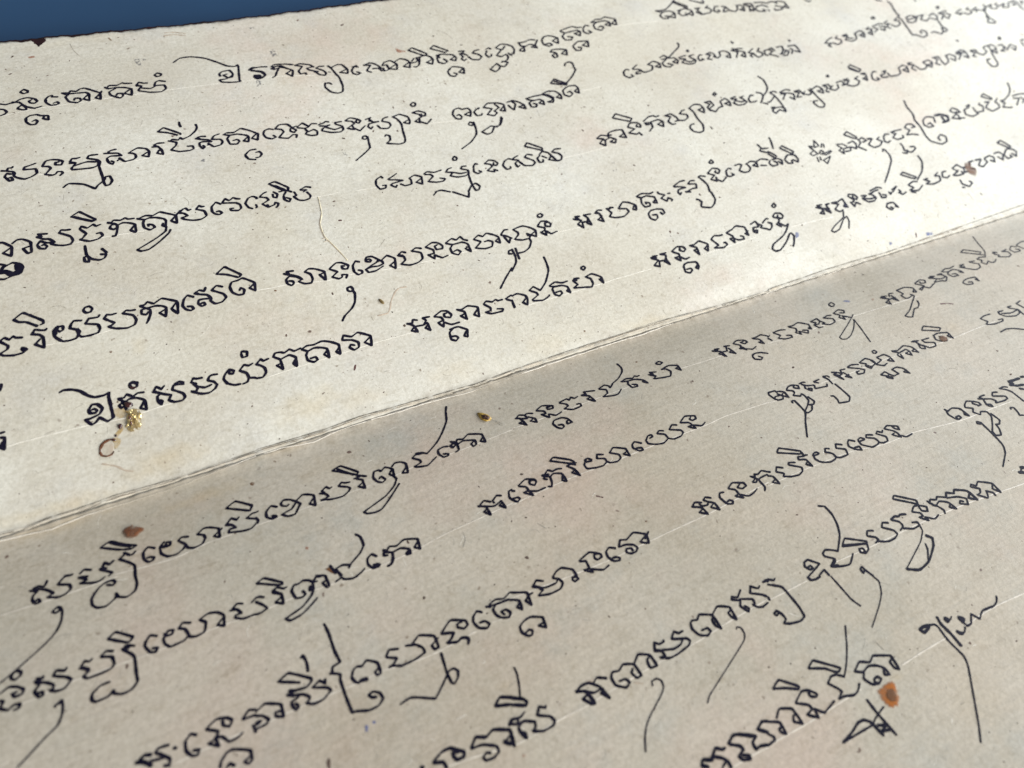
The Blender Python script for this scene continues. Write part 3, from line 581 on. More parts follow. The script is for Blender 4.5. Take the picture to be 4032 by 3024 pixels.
D062
w1.2|-2410,-3218 -2388,-3221
D063
w1.2|-2019,-3256 -1954,-3200 -1881,-3231 -1811,-3208 -1698,-3262 -1696,-3300
-2021,-3259 -1930,-3271 -1839,-3324 -1841,-3368 -1891,-3389 -1954,-3381 -1965,-3354 -1931,-3334 -1900,-3349
w1.3|-1772,-3319 -1744,-3351 -1725,-3356
-1772,-3329 -1706,-3296
w1.4|-1702,-3311 -1718,-3382
D064
1400,-601 1454,-614 1433,-576 1505,-597
1404,-607 1468,-650 1418,-677 1519,-700 1621,-713 1666,-655 1636,-603 1582,-590 1700,-570 1793,-609 1786,-685 1747,-639 1794,-629
D065
1589,-478 1635,-470 1660,-502 1619,-515 1584,-496 1589,-478
D066
1054,-570 1130,-554 1200,-575 1245,-555 1264,-572 1298,-568
1057,-571 1128,-592 1214,-600 1293,-643 1322,-703 1278,-665 1314,-658
1123,-599 1110,-630
1104,-628 1122,-692 1185,-700 1194,-675 1146,-655
D067
-257,-579 -213,-598 -188,-703 -248,-651 -195,-641
-251,-581 -202,-551 -158,-571
-208,-601 -147,-627 -125,-611 -70,-661 -77,-710 -129,-670 -78,-649
-140,-613 -147,-575 -108,-566 -58,-588
D068
-4,-565 82,-535 185,-577 172,-611 114,-603 115,-576 156,-577
-5,-572 63,-607 69,-645 17,-639 75,-708 93,-664 152,-707 232,-690
D069
156,-845 152,-877 118,-887 82,-855 66,-798 100,-762 190,-762 240,-797 260,-857 204,-858 218,-822 254,-820
156,-845 108,-833
D070
275,-566 337,-557 369,-552 388,-579 427,-550 453,-580 500,-569
273,-574 330,-617 335,-646 280,-667 361,-711 465,-703 471,-669 432,-662
D071
545,-570 598,-579 593,-539 638,-549 714,-569
546,-574 619,-616 637,-705 574,-642 626,-628
D072
2318,-573 2388,-591 2362,-560 2420,-573
2321,-580 2415,-623 2364,-644 2423,-709 2408,-631 2485,-642
2485,-642 2516,-582 2497,-563 2571,-579
2530,-608 2557,-713 2499,-668 2537,-653
D073
2633,-566 2705,-543 2790,-567 2816,-610 2761,-624 2731,-586 2777,-583
2637,-572 2698,-625 2679,-659 2719,-717 2698,-657 2650,-668 2731,-702 2793,-733 2862,-713
D074
2909,-584 2969,-587 3049,-577 3118,-627
2911,-592 2981,-635 2988,-712 2941,-672 2995,-662
3104,-643 3145,-627
3091,-659 3117,-712 3104,-686
D075
2720,-810 2772,-800 2847,-816 2919,-860
2772,-800 2714,-827 2709,-875 2777,-909 2813,-887 2780,-854
D076
3220,-604 3322,-602 3397,-622
3220,-610 3273,-679 3211,-708 3285,-749 3387,-758 3397,-726 3340,-707
D077
3467,-595 3537,-601 3635,-585 3737,-661 3712,-739 3685,-717 3721,-698
3470,-603 3534,-655 3519,-693 3484,-711 3531,-763 3539,-712 3627,-780 3656,-738 3595,-713
D078
3802,-631 3909,-619 3914,-665 3869,-703 3799,-697 3821,-754 3880,-763
3799,-634 3849,-673 3799,-697
3914,-665 3954,-715 3911,-720 4001,-767 4095,-750 4105,-698 4001,-644 4074,-629 4131,-640
D079
4183,-627 4288,-600 4351,-638 4326,-674 4269,-651
4187,-633 4244,-686 4199,-713 4253,-769 4258,-703 4348,-773 4409,-741
w0.8|4409,-741 4317,-794 4175,-870 3949,-983 3952,-1020 4011,-1039 4104,-1013 4229,-935 4328,-843 4352,-808 4321,-960 4260,-1190
D080
4256,-469 4310,-455 4327,-498 4283,-523 4248,-508 4256,-469
D081
-477,-2251 -346,-2216 -263,-2273 -268,-2302 -317,-2311 -332,-2286 -319,-2254 -274,-2261
-475,-2259 -420,-2278 -429,-2354 -480,-2349 -419,-2399 -422,-2363 -320,-2416 -248,-2399
D082
-105,-2280 -156,-2251 -202,-2275 -215,-2326 -188,-2382 -136,-2399 -119,-2382 -147,-2357 -182,-2353
D083
-69,-2283 -20,-2227 38,-2247 137,-2212 238,-2277 212,-2364 195,-2350
-70,-2285 -2,-2288 68,-2319 86,-2359 57,-2385 -1,-2385 -34,-2357 -14,-2327 28,-2340 30,-2367
238,-2277 144,-2321 190,-2358
201,-2313 275,-2261
D084
-1236,-2639 -1184,-2624 -1162,-2645 -1183,-2674 -1218,-2667 -1249,-2622 -1243,-2569 -1195,-2541 -1123,-2530 -1030,-2576 -1046,-2666 -1096,-2626 -1042,-2618
D085
819,-2209 903,-2257 917,-2340 850,-2290 905,-2272
824,-2211 874,-2181 938,-2209
905,-2216 925,-2246 975,-2253 1006,-2231 1052,-2265 1055,-2345 991,-2289 1037,-2266
1006,-2231 970,-2194 1007,-2174 1056,-2203
D086
1217,-2200 1170,-2195 1142,-2240 1165,-2322 1219,-2345 1240,-2319 1212,-2299 1178,-2306
D087
1290,-2181 1368,-2148 1473,-2193 1478,-2232 1418,-2243 1382,-2213 1435,-2184
1286,-2186 1343,-2226 1346,-2278 1296,-2285 1359,-2334 1352,-2288 1423,-2337 1497,-2328 1559,-2304
D088
1589,-2160 1634,-2179 1647,-2154 1681,-2169 1743,-2149 1798,-2188
1595,-2162 1645,-2221 1681,-2214 1761,-2210 1774,-2216
1645,-2221 1644,-2259 1647,-2319 1615,-2357
1631,-2193 1566,-2225 1600,-2240 1634,-2217
1798,-2188 1821,-2198
1765,-2227 1811,-2255 1816,-2347 1758,-2308 1815,-2286
D089
1878,-2222 1936,-2262 1943,-2273 1913,-2298 1987,-2330 2081,-2347 2150,-2322 2169,-2284 2062,-2207 2082,-2185 2148,-2209
1878,-2222 1922,-2179 1980,-2211
D090
2056,-2031 2109,-1997 2302,-2118 2293,-2146 2264,-2142 2051,-2037
2303,-2135 2295,-2179 2339,-2185
2226,-2166 2290,-2185
2226,-2166 2206,-2198 2282,-2229 2289,-2319 2241,-2275 2289,-2248
D091
2470,-2221 2457,-2199 2416,-2198 2389,-2219 2447,-2227 2470,-2221
2395,-2221 2381,-2263 2413,-2317 2507,-2356 2581,-2348 2615,-2330 2606,-2278 2546,-2236 2580,-2199 2620,-2219
2601,-2327 2657,-2356 2756,-2357 2782,-2295 2697,-2243 2730,-2200 2791,-2233
D092
2959,-2254 2909,-2216 2874,-2235 2846,-2281 2890,-2341 2947,-2373 2955,-2327 2895,-2318
D093
3086,-2273 3055,-2244 3013,-2251 2995,-2277 3080,-2279
3001,-2271 2997,-2319 3083,-2389 3173,-2385 3209,-2367 3196,-2311 3116,-2269 3146,-2240 3214,-2268
3197,-2370 3248,-2397 3313,-2394 3337,-2345 3263,-2272 3299,-2253 3337,-2285 3368,-2264
D094
3405,-2254 3467,-2237 3574,-2290 3555,-2334 3517,-2301 3511,-2264
3401,-2258 3474,-2317 3498,-2362 3492,-2419 3424,-2356 3461,-2346
3498,-2396 3560,-2439 3648,-2433
D095
w1.2|-1084,-3234 -1012,-3268 -991,-3378 -1019,-3370 -1063,-3309 -1004,-3292
w1.2|-1080,-3236 -1022,-3213 -959,-3217 -936,-3234
-1012,-3268 -957,-3304 -900,-3301 -880,-3285
-936,-3234 -891,-3285 -864,-3393 -909,-3332 -870,-3305
-928,-3238 -873,-3212 -803,-3250
D096
-720,-3315 -667,-3320 -648,-3359 -696,-3382 -764,-3330 -766,-3263 -732,-3227 -679,-3241 -620,-3212 -537,-3251 -530,-3353 -575,-3353 -594,-3302 -564,-3275
-537,-3251 -460,-3196 -374,-3242 -366,-3341 -430,-3333 -417,-3270 -377,-3246
D097
-319,-3230 -256,-3259 -309,-3224 -277,-3168 -249,-3197 -202,-3198 -193,-3185
-251,-3251 -155,-3285 -77,-3277 -37,-3247 -124,-3206 -67,-3160 -39,-3190 5,-3188
-259,-3263 -256,-3302 -305,-3296 -236,-3333 -142,-3334 -20,-3315 13,-3287 -2,-3257 -78,-3228
D098
160,-3255 219,-3259 228,-3297 178,-3314 117,-3279 92,-3212 109,-3163 139,-3148 179,-3161 226,-3131 327,-3183 327,-3315 297,-3273 301,-3218 330,-3196
327,-3183 419,-3138 515,-3189 502,-3305 477,-3270 472,-3227 520,-3208
D099
574,-3139 633,-3172 655,-3170 756,-3216 747,-3260 721,-3259 755,-3299 797,-3312 863,-3301
579,-3141 596,-3119 641,-3145 711,-3099
651,-3174 613,-3222 646,-3295 671,-3272 647,-3237
D100
854,-3146 816,-3110 772,-3163 853,-3212 891,-3248
849,-3144 874,-3155 898,-3141
899,-3257 892,-3290
D101
w0.68|-494,-3462 -478,-3429 -431,-3428 -405,-3458 -417,-3509 -472,-3554 -617,-3634 -709,-3696 -774,-3769 -826,-3855
D102
w0.62|446,-3376 463,-3361 490,-3385 485,-3439 441,-3486 238,-3576 17,-3672 -107,-3726 -163,-3769
D103
1901,-3407 1930,-3400 1925,-3436 1892,-3454 1897,-3411
1928,-3425 1959,-3515
w0.65|1954,-3512 1967,-3581 1901,-3676 1788,-3758 1579,-3880
D104
w1.2|950,-3128 995,-3124 995,-3142
1010,-3124 1054,-3154 1078,-3143
D105
1437,-3135 1494,-3128 1568,-3206 1476,-3235 1390,-3259
1438,-3142 1419,-3171 1444,-3215 1482,-3213 1478,-3185 1440,-3187
1485,-3296 1567,-3270 1572,-3335
w1.2|1372,-3263 1377,-3297 1422,-3311 1483,-3307
w0.75|1580,-3350 1589,-3486 1596,-3599 1628,-3685
D106
2004,-2716 2060,-2748 2065,-2850 2029,-2961 1967,-3058 1829,-3179
1829,-3179 1780,-3144 1722,-3118 1675,-3137 1670,-3167 1741,-3225 1720,-3255 1650,-3275 1752,-3314 1843,-3329 1949,-3259
w1.5|1732,-3234 1659,-3273 1726,-3296
D107
1907,-3160 1992,-3104 2168,-3215 2154,-3236 1907,-3160
1922,-3153 2048,-3196 2154,-3236 2122,-3289 2070,-3306 2026,-3280 2043,-3247 2080,-3257 2074,-3294
D108
2230,-3161 2264,-3134 2321,-3156
2230,-3161 2221,-3177 2287,-3220 2295,-3251 2240,-3267
2270,-3260 2373,-3306 2468,-3306 2522,-3282 2516,-3238 2431,-3165 2476,-3129 2531,-3153
D109
w1.2|2590,-3136 2649,-3126 2688,-3143 2715,-3134 2777,-3153
2584,-3141 2642,-3187 2650,-3226 2635,-3248 2582,-3267
2621,-3260 2725,-3308 2812,-3304 2816,-3270 2762,-3251
w0.7|2812,-3304 2788,-3364 2679,-3440 2525,-3508 2321,-3594
w1.3|2317,-3599 2429,-3655 2587,-3628 2760,-3530 2820,-3461 2780,-3416
w0.8|2703,-3478 2675,-3533 2591,-3616
D110
2795,-2964 2833,-2943 3008,-3078 2987,-3121 2929,-3073 2790,-2969
2865,-3156 2925,-3123 2982,-3133 3051,-3178 3019,-3222 2967,-3193 2977,-3138
2860,-3161 2929,-3205 2930,-3242 2880,-3241 2944,-3305 2942,-3261 3017,-3315 3095,-3299
D111
3107,-3135 3130,-3153 3153,-3133 3216,-3160 3251,-3138 3338,-3183
3113,-3153 3149,-3213 3229,-3188 3310,-3238 3331,-3325 3276,-3283 3316,-3256
3160,-3210 3191,-3282 3169,-3316
3155,-3208 3126,-3195 3136,-3170
w1.2|3344,-3178 3385,-3143 3455,-3181 3496,-3153 3615,-3219 3632,-3340 3561,-3287 3609,-3254
3338,-3191 3461,-3229 3532,-3282 3491,-3339 3415,-3298 3444,-3274 3473,-3294
D112
3693,-3199 3723,-3181 3765,-3214 3825,-3186 3952,-3264 3949,-3378 3902,-3312 3951,-3271
3693,-3199 3770,-3255 3733,-3293 3680,-3300 3756,-3371 3787,-3346 3811,-3304 3865,-3349 3861,-3386
D113
977,-3165 1082,-3243 1097,-3455 1081,-3542 1018,-3559 927,-3541 869,-3514 912,-3488 907,-3439 885,-3394 848,-3406 853,-3431 890,-3419
D114
w1.3|-482,-4120 -454,-4097 -388,-4129 -373,-4108
w1.3|-366,-4107 -312,-4073 -267,-4104 -242,-4102
w1.2|-369,-4110 -306,-4154 -282,-4197 -287,-4239
w1.2|-349,-4210 -294,-4183
w1.4|-487,-4126 -443,-4157
D115
w1.3|-199,-4090 -128,-4058 -80,-4071 40,-4143
w1.2|-193,-4097 -125,-4144 -116,-4176 -182,-4200 -164,-4236 -109,-4253 -101,-4229 -151,-4205
w1.2|40,-4143 -16,-4168 -24,-4220 26,-4216 84,-4235
w1.3|79,-4109 153,-4077 201,-4095
w1.3|88,-4113 147,-4160
198,-4098 282,-4143 275,-4236 241,-4205 250,-4181 287,-4179
138,-4170 167,-4208 158,-4232 79,-4241
D116
w0.75|1364,-3764 1235,-3920 1130,-4024 1036,-4098
1036,-4098 982,-4057 930,-4048 866,-4081 912,-4145 928,-4183 862,-4219 920,-4220 999,-4247 1063,-4236 1114,-4197
798,-3912 882,-3877 1056,-4027 1025,-4045 990,-4034 927,-3973 798,-3912
D117
408,-3913 500,-3878 623,-3993 603,-4009 506,-3953 408,-3913
508,-4081 612,-4034 673,-4052 721,-4106 696,-4120 658,-4097 657,-4071 684,-4068
505,-4085 593,-4142 602,-4181 531,-4197 603,-4256 615,-4187 676,-4246 816,-4212
D118
281,-4108 350,-4062 447,-4108 450,-4232 394,-4191 420,-4154 458,-4153
D119
1151,-4104 1246,-4062 1330,-4101 1400,-4074 1542,-4140 1526,-4258 1496,-4233 1496,-4179 1537,-4159
1151,-4104 1212,-4138 1295,-4123 1365,-4150 1412,-4199 1412,-4253 1371,-4239 1395,-4202
1222,-4142 1179,-4186 1211,-4249 1270,-4271 1318,-4251 1304,-4224 1262,-4225 1245,-4249 1274,-4268
D120
1096,-4638 1077,-4436 1076,-4325
w0.9|1165,-4428 1034,-4466 967,-4493 840,-4491 653,-4488
w1.2|653,-4488 764,-4464 874,-4429 935,-4434 975,-4473 996,-4595
w1.3|1012,-4515 1074,-4544 1013,-4564 1073,-4583
D121
4994,-637 5068,-666 5026,-626 5105,-640
4996,-645 5094,-701 4997,-734 5038,-785 5062,-712 5156,-702
5130,-667 5168,-621 5229,-634
5170,-659 5186,-773 5139,-719 5195,-705
D122
5320,-609 5472,-607 5569,-658 5556,-739 5510,-721 5555,-690
5319,-613 5354,-696 5297,-710 5312,-775 5366,-785 5456,-761 5435,-740
5456,-761 5461,-786 5322,-874 5188,-960 5040,-1019 5071,-1049 5126,-1066 5264,-967 5326,-968 5394,-926 5429,-864
D123
5677,-600 5797,-571 5857,-607 5825,-646 5753,-630 5767,-598
5670,-610 5760,-684 5641,-711 5653,-740 5750,-692
5725,-695 5802,-745 5895,-712 5939,-703
5962,-584 6024,-609 5998,-572 6064,-593
5951,-593 6050,-645 5958,-686 6076,-701 6139,-726 6215,-670 6185,-607 6116,-588 6206,-589
6042,-642 6113,-669 6191,-661
D124
6238,-562 6340,-534 6414,-550 6514,-535
6246,-565 6325,-596 6440,-587 6515,-642 6524,-693 6477,-654
6344,-590 6283,-632 6308,-699 6405,-705 6397,-663 6338,-653
D125
6372,-820 6333,-843 6357,-890 6447,-912 6481,-875 6415,-862
6372,-820 6461,-804 6605,-821 6591,-899 6563,-856 6616,-850
D126
6606,-557 6685,-560 6580,-588 6645,-612 6659,-591
6572,-584 6677,-665 6763,-711 6865,-697 6909,-632 6854,-598 6812,-554 6909,-564
D127
6890,-343 6979,-320 7179,-455 7125,-478
6885,-347 7113,-488 7168,-523
w0.8|7398,-141 7320,-304 7253,-455 7149,-558
6977,-548 7054,-535 7144,-561
6977,-554 7028,-595 6973,-629 7013,-685 7107,-639 7106,-679 7176,-692 7251,-652
D128
7322,-539 7409,-549 7355,-523 7331,-570 7386,-605 7333,-627 7486,-684 7569,-659 7580,-593 7494,-561 7613,-548
D129
7810,-564 7745,-525 7652,-577 7670,-641 7781,-654 7802,-619 7750,-599
D130
7849,-535 7975,-509 8057,-510
7845,-548 7888,-636
D131
5048,-1292 5127,-1248 5313,-1354 5257,-1386 5048,-1292
D132
5118,-1416 5209,-1410 5333,-1449 5327,-1547 5283,-1493 5345,-1475
5117,-1427 5090,-1479 5137,-1530 5210,-1549 5244,-1509 5174,-1460
D133
4759,-1389 4830,-1417 4781,-1387 4860,-1408
4808,-1419 4846,-1496 4813,-1452 4786,-1514 4835,-1544 4860,-1502
4854,-1489 4907,-1552 5001,-1559 5035,-1510 4922,-1464 4911,-1418 5025,-1426
D134
4399,-1409 4476,-1430 4606,-1400 4689,-1454 4704,-1552 4643,-1507 4708,-1493
4401,-1417 4460,-1464 4416,-1487 4441,-1557 4466,-1487
4446,-1469 4589,-1455 4608,-1493 4590,-1557 4536,-1505 4593,-1498
D135
4139,-1416 4258,-1414 4298,-1470 4294,-1548 4233,-1504 4297,-1489
4139,-1426 4165,-1467 4109,-1484 4040,-1495 4121,-1548 4190,-1536
3871,-1398 3988,-1376 4049,-1430 4054,-1481 3971,-1507
3874,-1405 3938,-1445 3904,-1470 3937,-1522 3971,-1507 3931,-1471
4035,-1424 4047,-1488
D136
4156,-1323 4194,-1314 4211,-1345 4176,-1361 4148,-1340
D137
3675,-1398 3749,-1389 3837,-1414
3677,-1405 3775,-1458 3849,-1507 3801,-1545 3721,-1532 3728,-1497 3775,-1496
D138
3435,-1389 3501,-1415 3435,-1427 3495,-1527 3475,-1443
3461,-1399 3455,-1464 3534,-1457
3501,-1415 3541,-1450 3561,-1401 3628,-1408
3568,-1442 3608,-1544 3548,-1501 3614,-1489
D139
3290,-1398 3343,-1409 3356,-1434
3287,-1402 3318,-1456 3320,-1530
D140
3129,-1418 3213,-1414
3129,-1427 3175,-1455
D141
2943,-1379 2999,-1375 3025,-1386
2963,-1396 3015,-1436 3099,-1460 3075,-1506 3230,-1531 3255,-1504
2989,-1416 2966,-1462 3012,-1517 3037,-1490 3000,-1472
D142
3975,-1644 4057,-1629 4083,-1678 4014,-1698 4067,-1748 4081,-1726 4035,-1688
3976,-1648 4035,-1688
4083,-1678 4115,-1720 4198,-1715 4179,-1659 4166,-1634 4249,-1629 4316,-1676 4333,-1760 4280,-1719 4336,-1703
D143
2600,-1397 2640,-1449 2611,-1482 2549,-1475 2523,-1447 2500,-1375 2516,-1345 2603,-1353 2608,-1377 2636,-1375 2693,-1407 2692,-1488 2633,-1437 2669,-1416
2529,-1440 2552,-1423 2608,-1427
D144
2742,-1390 2791,-1364 2854,-1362 2912,-1394 2895,-1433 2843,-1403 2861,-1374
2736,-1397 2801,-1432 2802,-1460 2760,-1488 2830,-1526 2867,-1504 2881,-1546 2878,-1608 2824,-1657 2723,-1722 2743,-1747 2816,-1733 2868,-1675 2830,-1660 2893,-1676 2929,-1646 2907,-1566
2678,-1572 2685,-1544 2720,-1553 2723,-1722 2627,-1838 2501,-2005
D145
3346,-1540 3361,-1639 3369,-1752 3312,-1802 3185,-1777 3203,-1730 3201,-1675 3169,-1662
D146
5964,-1436 6063,-1418 6167,-1425
5966,-1443 6015,-1513 5947,-1541 6068,-1579 6219,-1583 6250,-1550 6178,-1544
D147
6294,-1441 6392,-1445 6312,-1436 6288,-1473 6341,-1540 6472,-1581 6575,-1564 6612,-1508 6524,-1450 6513,-1422 6579,-1425
6328,-1478 6460,-1518 6612,-1508
6612,-1508 6602,-1609
D148
6690,-1421 6797,-1402
6692,-1428 6723,-1517
D149
6013,-1712 6133,-1705 6231,-1734 6353,-1801
D150
4284,-2330 4302,-2365 4383,-2353 4467,-2398 4485,-2514 4448,-2480 4477,-2439 4454,-2392
4290,-2351 4267,-2404 4296,-2479 4327,-2501 4374,-2494 4369,-2465 4323,-2463 4321,-2490
D151
4705,-2453 4753,-2454 4756,-2419 4698,-2376 4675,-2403 4719,-2449
4698,-2376 4632,-2348 4569,-2377 4540,-2410 4617,-2452 4573,-2497 4623,-2554 4665,-2527 4731,-2555 4725,-2624 4637,-2712 4553,-2781 4542,-2837 4606,-2856 4658,-2791 4676,-2728 4722,-2739 4772,-2698 4754,-2592
4516,-2652 4477,-2635 4499,-2609 4530,-2640 4522,-2838 4501,-2965 4431,-3052 4253,-3164
D152
4794,-2379 4853,-2404 4829,-2366 4871,-2364 4919,-2366
4853,-2404 4828,-2458 4830,-2505 4869,-2531 4866,-2493 4812,-2479
4867,-2409 4946,-2443 4977,-2484 4947,-2508 5070,-2523 5140,-2516 5144,-2480 4997,-2418 5043,-2380 5104,-2397
D153
5178,-2370 5243,-2417 5279,-2470 5291,-2626
5178,-2370 5248,-2371 5291,-2395
D154
w1.5|5347,-2384 5420,-2424 5520,-2447
w1.8|5379,-2341 5472,-2350 5551,-2354
w1.8|5378,-2350 5403,-2388
D155
w1.5|5414,-2470 5456,-2497
D156
5036,-2647 5052,-2627 5091,-2643 5077,-2711 5059,-2748 5108,-2769
D157
w1.5|5588,-2350 5633,-2359
D158
w1.8|4431,-3256 4472,-3265
w1.8|4360,-3290 4412,-3312
4438,-3259 4378,-3297
D159
w1.5|2075,-4091 2017,-4076 1971,-4084 1985,-4119 2049,-4108 2080,-4087
w0.85|2080,-4087 2134,-4106 2147,-4135 2133,-4267 2149,-4422 2112,-4505 1970,-4675 1796,-4880 1693,-4989
D160
w1.2|2211,-4064 2194,-4133 2206,-4244 2203,-4351
D161
w1.5|2273,-4104 2294,-4126 2266,-4137 2268,-4108
w0.8|2281,-4138 2319,-4131 2342,-4118
D162
w1.8|2394,-4160 2431,-4182 2398,-4197 2400,-4168
2398,-4197 2407,-4243 2460,-4243 2534,-4181 2573,-4248 2664,-4205 2801,-4218 2867,-4199 2911,-4163
2382,-4243 2342,-4271 2304,-4277
w1.6|2277,-4241 2288,-4264 2308,-4274
U000
-4123,5135 -4068,5112 -4020,5124 -3978,5125
-4000,5136 -3932,5120 -3904,5074 -3950,5039 -3960,5014 -3911,4987 -3877,4983 -3879,5028 -3909,5075 -3858,5024 -3793,4987 -3716,5005
-3978,5130 -3907,5168 -3834,5177 -3768,5142 -3749,5098 -3780,5069 -3822,5085 -3832,5117 -3799,5135
U001
-4136,5049 -4097,5034 -4075,4990 -4102,4958 -4151,4943
U002
-3894,5291 -3853,5323 -3816,5294 -3820,5265 -3864,5254 -3894,5287
U003
-3850,4779 -3812,4798 -3799,4767 -3826,4725 -3876,4731 -3910,4783 -3901,4845 -3856,4876 -3787,4876 -3755,4853 -3678,4835 -3687,4767 -3738,4800 -3717,4834
U004
-3529,5123 -3585,5135 -3583,5161 -3622,5150 -3659,5108 -3662,5052 -3623,4999 -3563,4996 -3534,5013 -3549,5043 -3592,5026
U005
-3477,5178 -3399,5165 -3384,5195 -3323,5175 -3279,5207 -3223,5210 -3075,5091 -3146,5018 -3094,4986 -3079,5085 -3057,5122
-3477,5178 -3434,5138 -3402,5148 -3230,5135 -3198,5097 -3218,4989 -3272,5031 -3211,5093
-3402,5148 -3450,5101 -3426,5015 -3346,4981 -3301,5011 -3309,5050 -3356,5060 -3374,5028
U006
-3013,5181 -2991,5166 -2958,5201 -2877,5188 -2813,5217 -2783,5203 -2708,5191
-3008,5174 -2975,5146 -2898,5151 -2799,5130 -2732,5091 -2752,4986 -2826,5031 -2749,5090
-2900,5137 -2980,5091 -2974,5028 -2886,4961 -2847,4994 -2845,5031 -2894,5046 -2919,5016
U007
-2669,5130 -2612,5118 -2665,5144 -2629,5192 -2582,5165 -2537,5160
-2612,5118 -2657,5064 -2661,5044 -2542,4992 -2419,4979 -2356,5022 -2361,5087 -2471,5099 -2444,5158 -2400,5175 -2333,5146
-2620,5084 -2527,5058 -2461,5087
U008
-2428,5288 -2388,5315 -2351,5290 -2361,5259 -2409,5254 -2429,5284
U009
-2165,5469 -2070,5533 -1936,5536 -1782,5476 -1653,5372 -1561,5287 -1469,5257 -1429,5283 -1430,5238 -1482,5006 -1477,4972
-1687,5112 -1689,5157 -1644,5192 -1556,5201 -1531,5136 -1551,5074 -1606,5070 -1648,5127 -1599,5139
-1718,5049 -1624,5056 -1540,5105
-1718,5049 -1695,5005 -1589,4979 -1480,4973
U010
-1322,5161 -1275,5196 -1224,5186
-1322,5161 -1241,5129
-1293,5034 -1273,5018
w1.4|-1295,5144 -1242,5123 -1177,5094 -1152,5032 -1202,4989 -1268,4985 -1291,5033
w2|-1281,5042 -1214,5022
-1295,5167 -1240,5183 -1165,5186 -1087,5175
U011
-1049,5129 -1010,5110 -947,5120 -998,5052 -1031,4992 -1077,4964
-1038,5165 -984,5195 -853,5180 -757,5149
-1010,5110 -1018,5156 -913,5158 -862,5103 -791,5044 -831,4941 -889,5008 -803,5051
-941,5141 -862,5103
-739,5134 -666,5149 -556,5109 -512,5055
-739,5134 -653,5095 -723,5019 -718,4962 -647,4970 -650,4938
-508,5066 -605,5051 -587,5014 -482,4959
-534,4988 -485,4904 -416,4879 -395,4919 -417,4969 -490,5028 -443,5052 -378,5046
U012
-330,5041 -301,4990 -278,4874 -256,4803 -263,4650 -298,4549 -366,4531 -445,4568 -490,4664 -468,4736 -414,4729 -393,4699
-297,5001 -205,5039 -146,5027 -102,4927 -121,4853 -216,4894 -117,4930
U013
-28,4957 43,4977 19,4953 54,4941
6,4962 -53,4895 -54,4839 -2,4806 46,4830 0,4857
U014
133,4959 224,4986 292,4949 344,4871
133,4959 224,4941 159,4875 140,4845 192,4812
230,4871 310,4866 336,4805
302,4845 371,4854 366,4799 439,4818 440,4908 371,4899
375,4910 426,4957 515,4973 575,4892 546,4796 443,4828 555,4885
568,4939 651,4980 724,4954 766,4888 728,4793 651,4831 748,4887
777,4874 836,4874 888,4897 886,4956 937,4957 874,4820 818,4786 788,4796
930,4959 1022,4975 1077,4941 1102,4877 1059,4794 993,4842 1086,4881
832,5118 904,5151 1059,5003 1038,4972 992,4986 832,5118
U015
798,4904 850,4951
U016
1147,5091 1218,5136 1379,4998 1337,4982
1147,5091 1325,4973
U017
1211,4890 1181,4943 1254,4952 1412,4909 1437,4845 1406,4793 1343,4829 1422,4871
1234,4944 1171,4898 1160,4808 1231,4771 1289,4805 1251,4859
U018
1242,4654 1318,4689 1396,4668 1460,4632 1427,4536 1364,4572 1439,4625
1270,4659 1213,4614 1217,4534 1276,4510 1326,4545 1287,4576
U019
1521,4958 1608,4953 1556,4915 1619,4856
1577,4923 1519,4911 1544,4847 1501,4809 1528,4769 1574,4794
1618,4833 1652,4767 1750,4747 1808,4795 1777,4848 1704,4886 1756,4924 1824,4934
U020
1925,4915 1982,4940 2005,4911
1932,4889 1885,4827 1902,4764 1954,4778 1969,4811
U021
2083,4920 2182,4974 2268,4958 2341,4908
2095,4906 2153,4871 2035,4774 2092,4739 2180,4770 2193,4719 2146,4657 2042,4631
2170,4868 2235,4928
1825,4534 1965,4623 1995,4570 2057,4546 2143,4611
1825,4534 1880,4477 1949,4509 1991,4559
2143,4611 2069,4649
2341,4908 2344,4834 2299,4759 2279,4774
U022
2224,4785 2258,4731
U023
2469,4958 2553,4954 2663,4984 2751,4968
2469,4958 2480,4882 2549,4869 2444,4827 2420,4796 2484,4772 2515,4875
2549,4869 2618,4893 2692,4867 2708,4803 2628,4835 2695,4854
2701,4866 2787,4962
U024
2872,4859 2949,4858 2967,4817 2902,4804 2839,4853 2849,4938 2913,5002 2988,5014 3055,4990 3119,4941 3075,4835 3008,4897 3100,4944
U025
2863,4688 2922,4726 3052,4715 3136,4687 3093,4583 3024,4621 3113,4679
2863,4688 2946,4660 2865,4614 2878,4563 2933,4577 2946,4660
U026
2949,4379 2980,4422 3051,4444 3092,4412 3079,4329 3073,4270 2961,4160 2808,4049
2577,4099 2666,4162 2808,4049 2791,4017 2575,4094
2633,4134 2780,4032
U027
3230,5080 3360,5118 3472,5139 3535,5103 3616,5103
3230,5062 3292,5026 3507,5050 3546,5009 3502,4926 3434,4989 3528,5013
3292,5026 3210,4963 3219,4885 3311,4869 3369,4923 3288,4942
U028
3287,4747 3403,4815 3567,4800 3517,4681 3437,4728 3551,4789
3363,4797 3277,4736 3284,4647 3357,4634 3397,4690 3342,4700
U029
3753,5107 3702,5129 3632,5074 3603,5000 3647,4949 3728,4966 3691,5012
U030
3822,5176 3933,5226 4037,5224 4119,5258 4272,5188 4231,5059 4157,5097 4258,5163
3822,5176 3944,5171 4074,5178 4139,5141 4110,5051 4036,5089 4139,5141
3944,5171 3843,5120 3825,5030 3905,4985 3982,5031 3955,5075 3886,5046
U031
-4264,4103 -4211,4089 -4194,4125 -4155,4123 -4145,4138
-4211,4086 -4159,4064 -4142,4033 -4186,4036 -4216,4053 -4243,4008 -4207,3939 -4173,3942 -4184,3989 -4211,3983
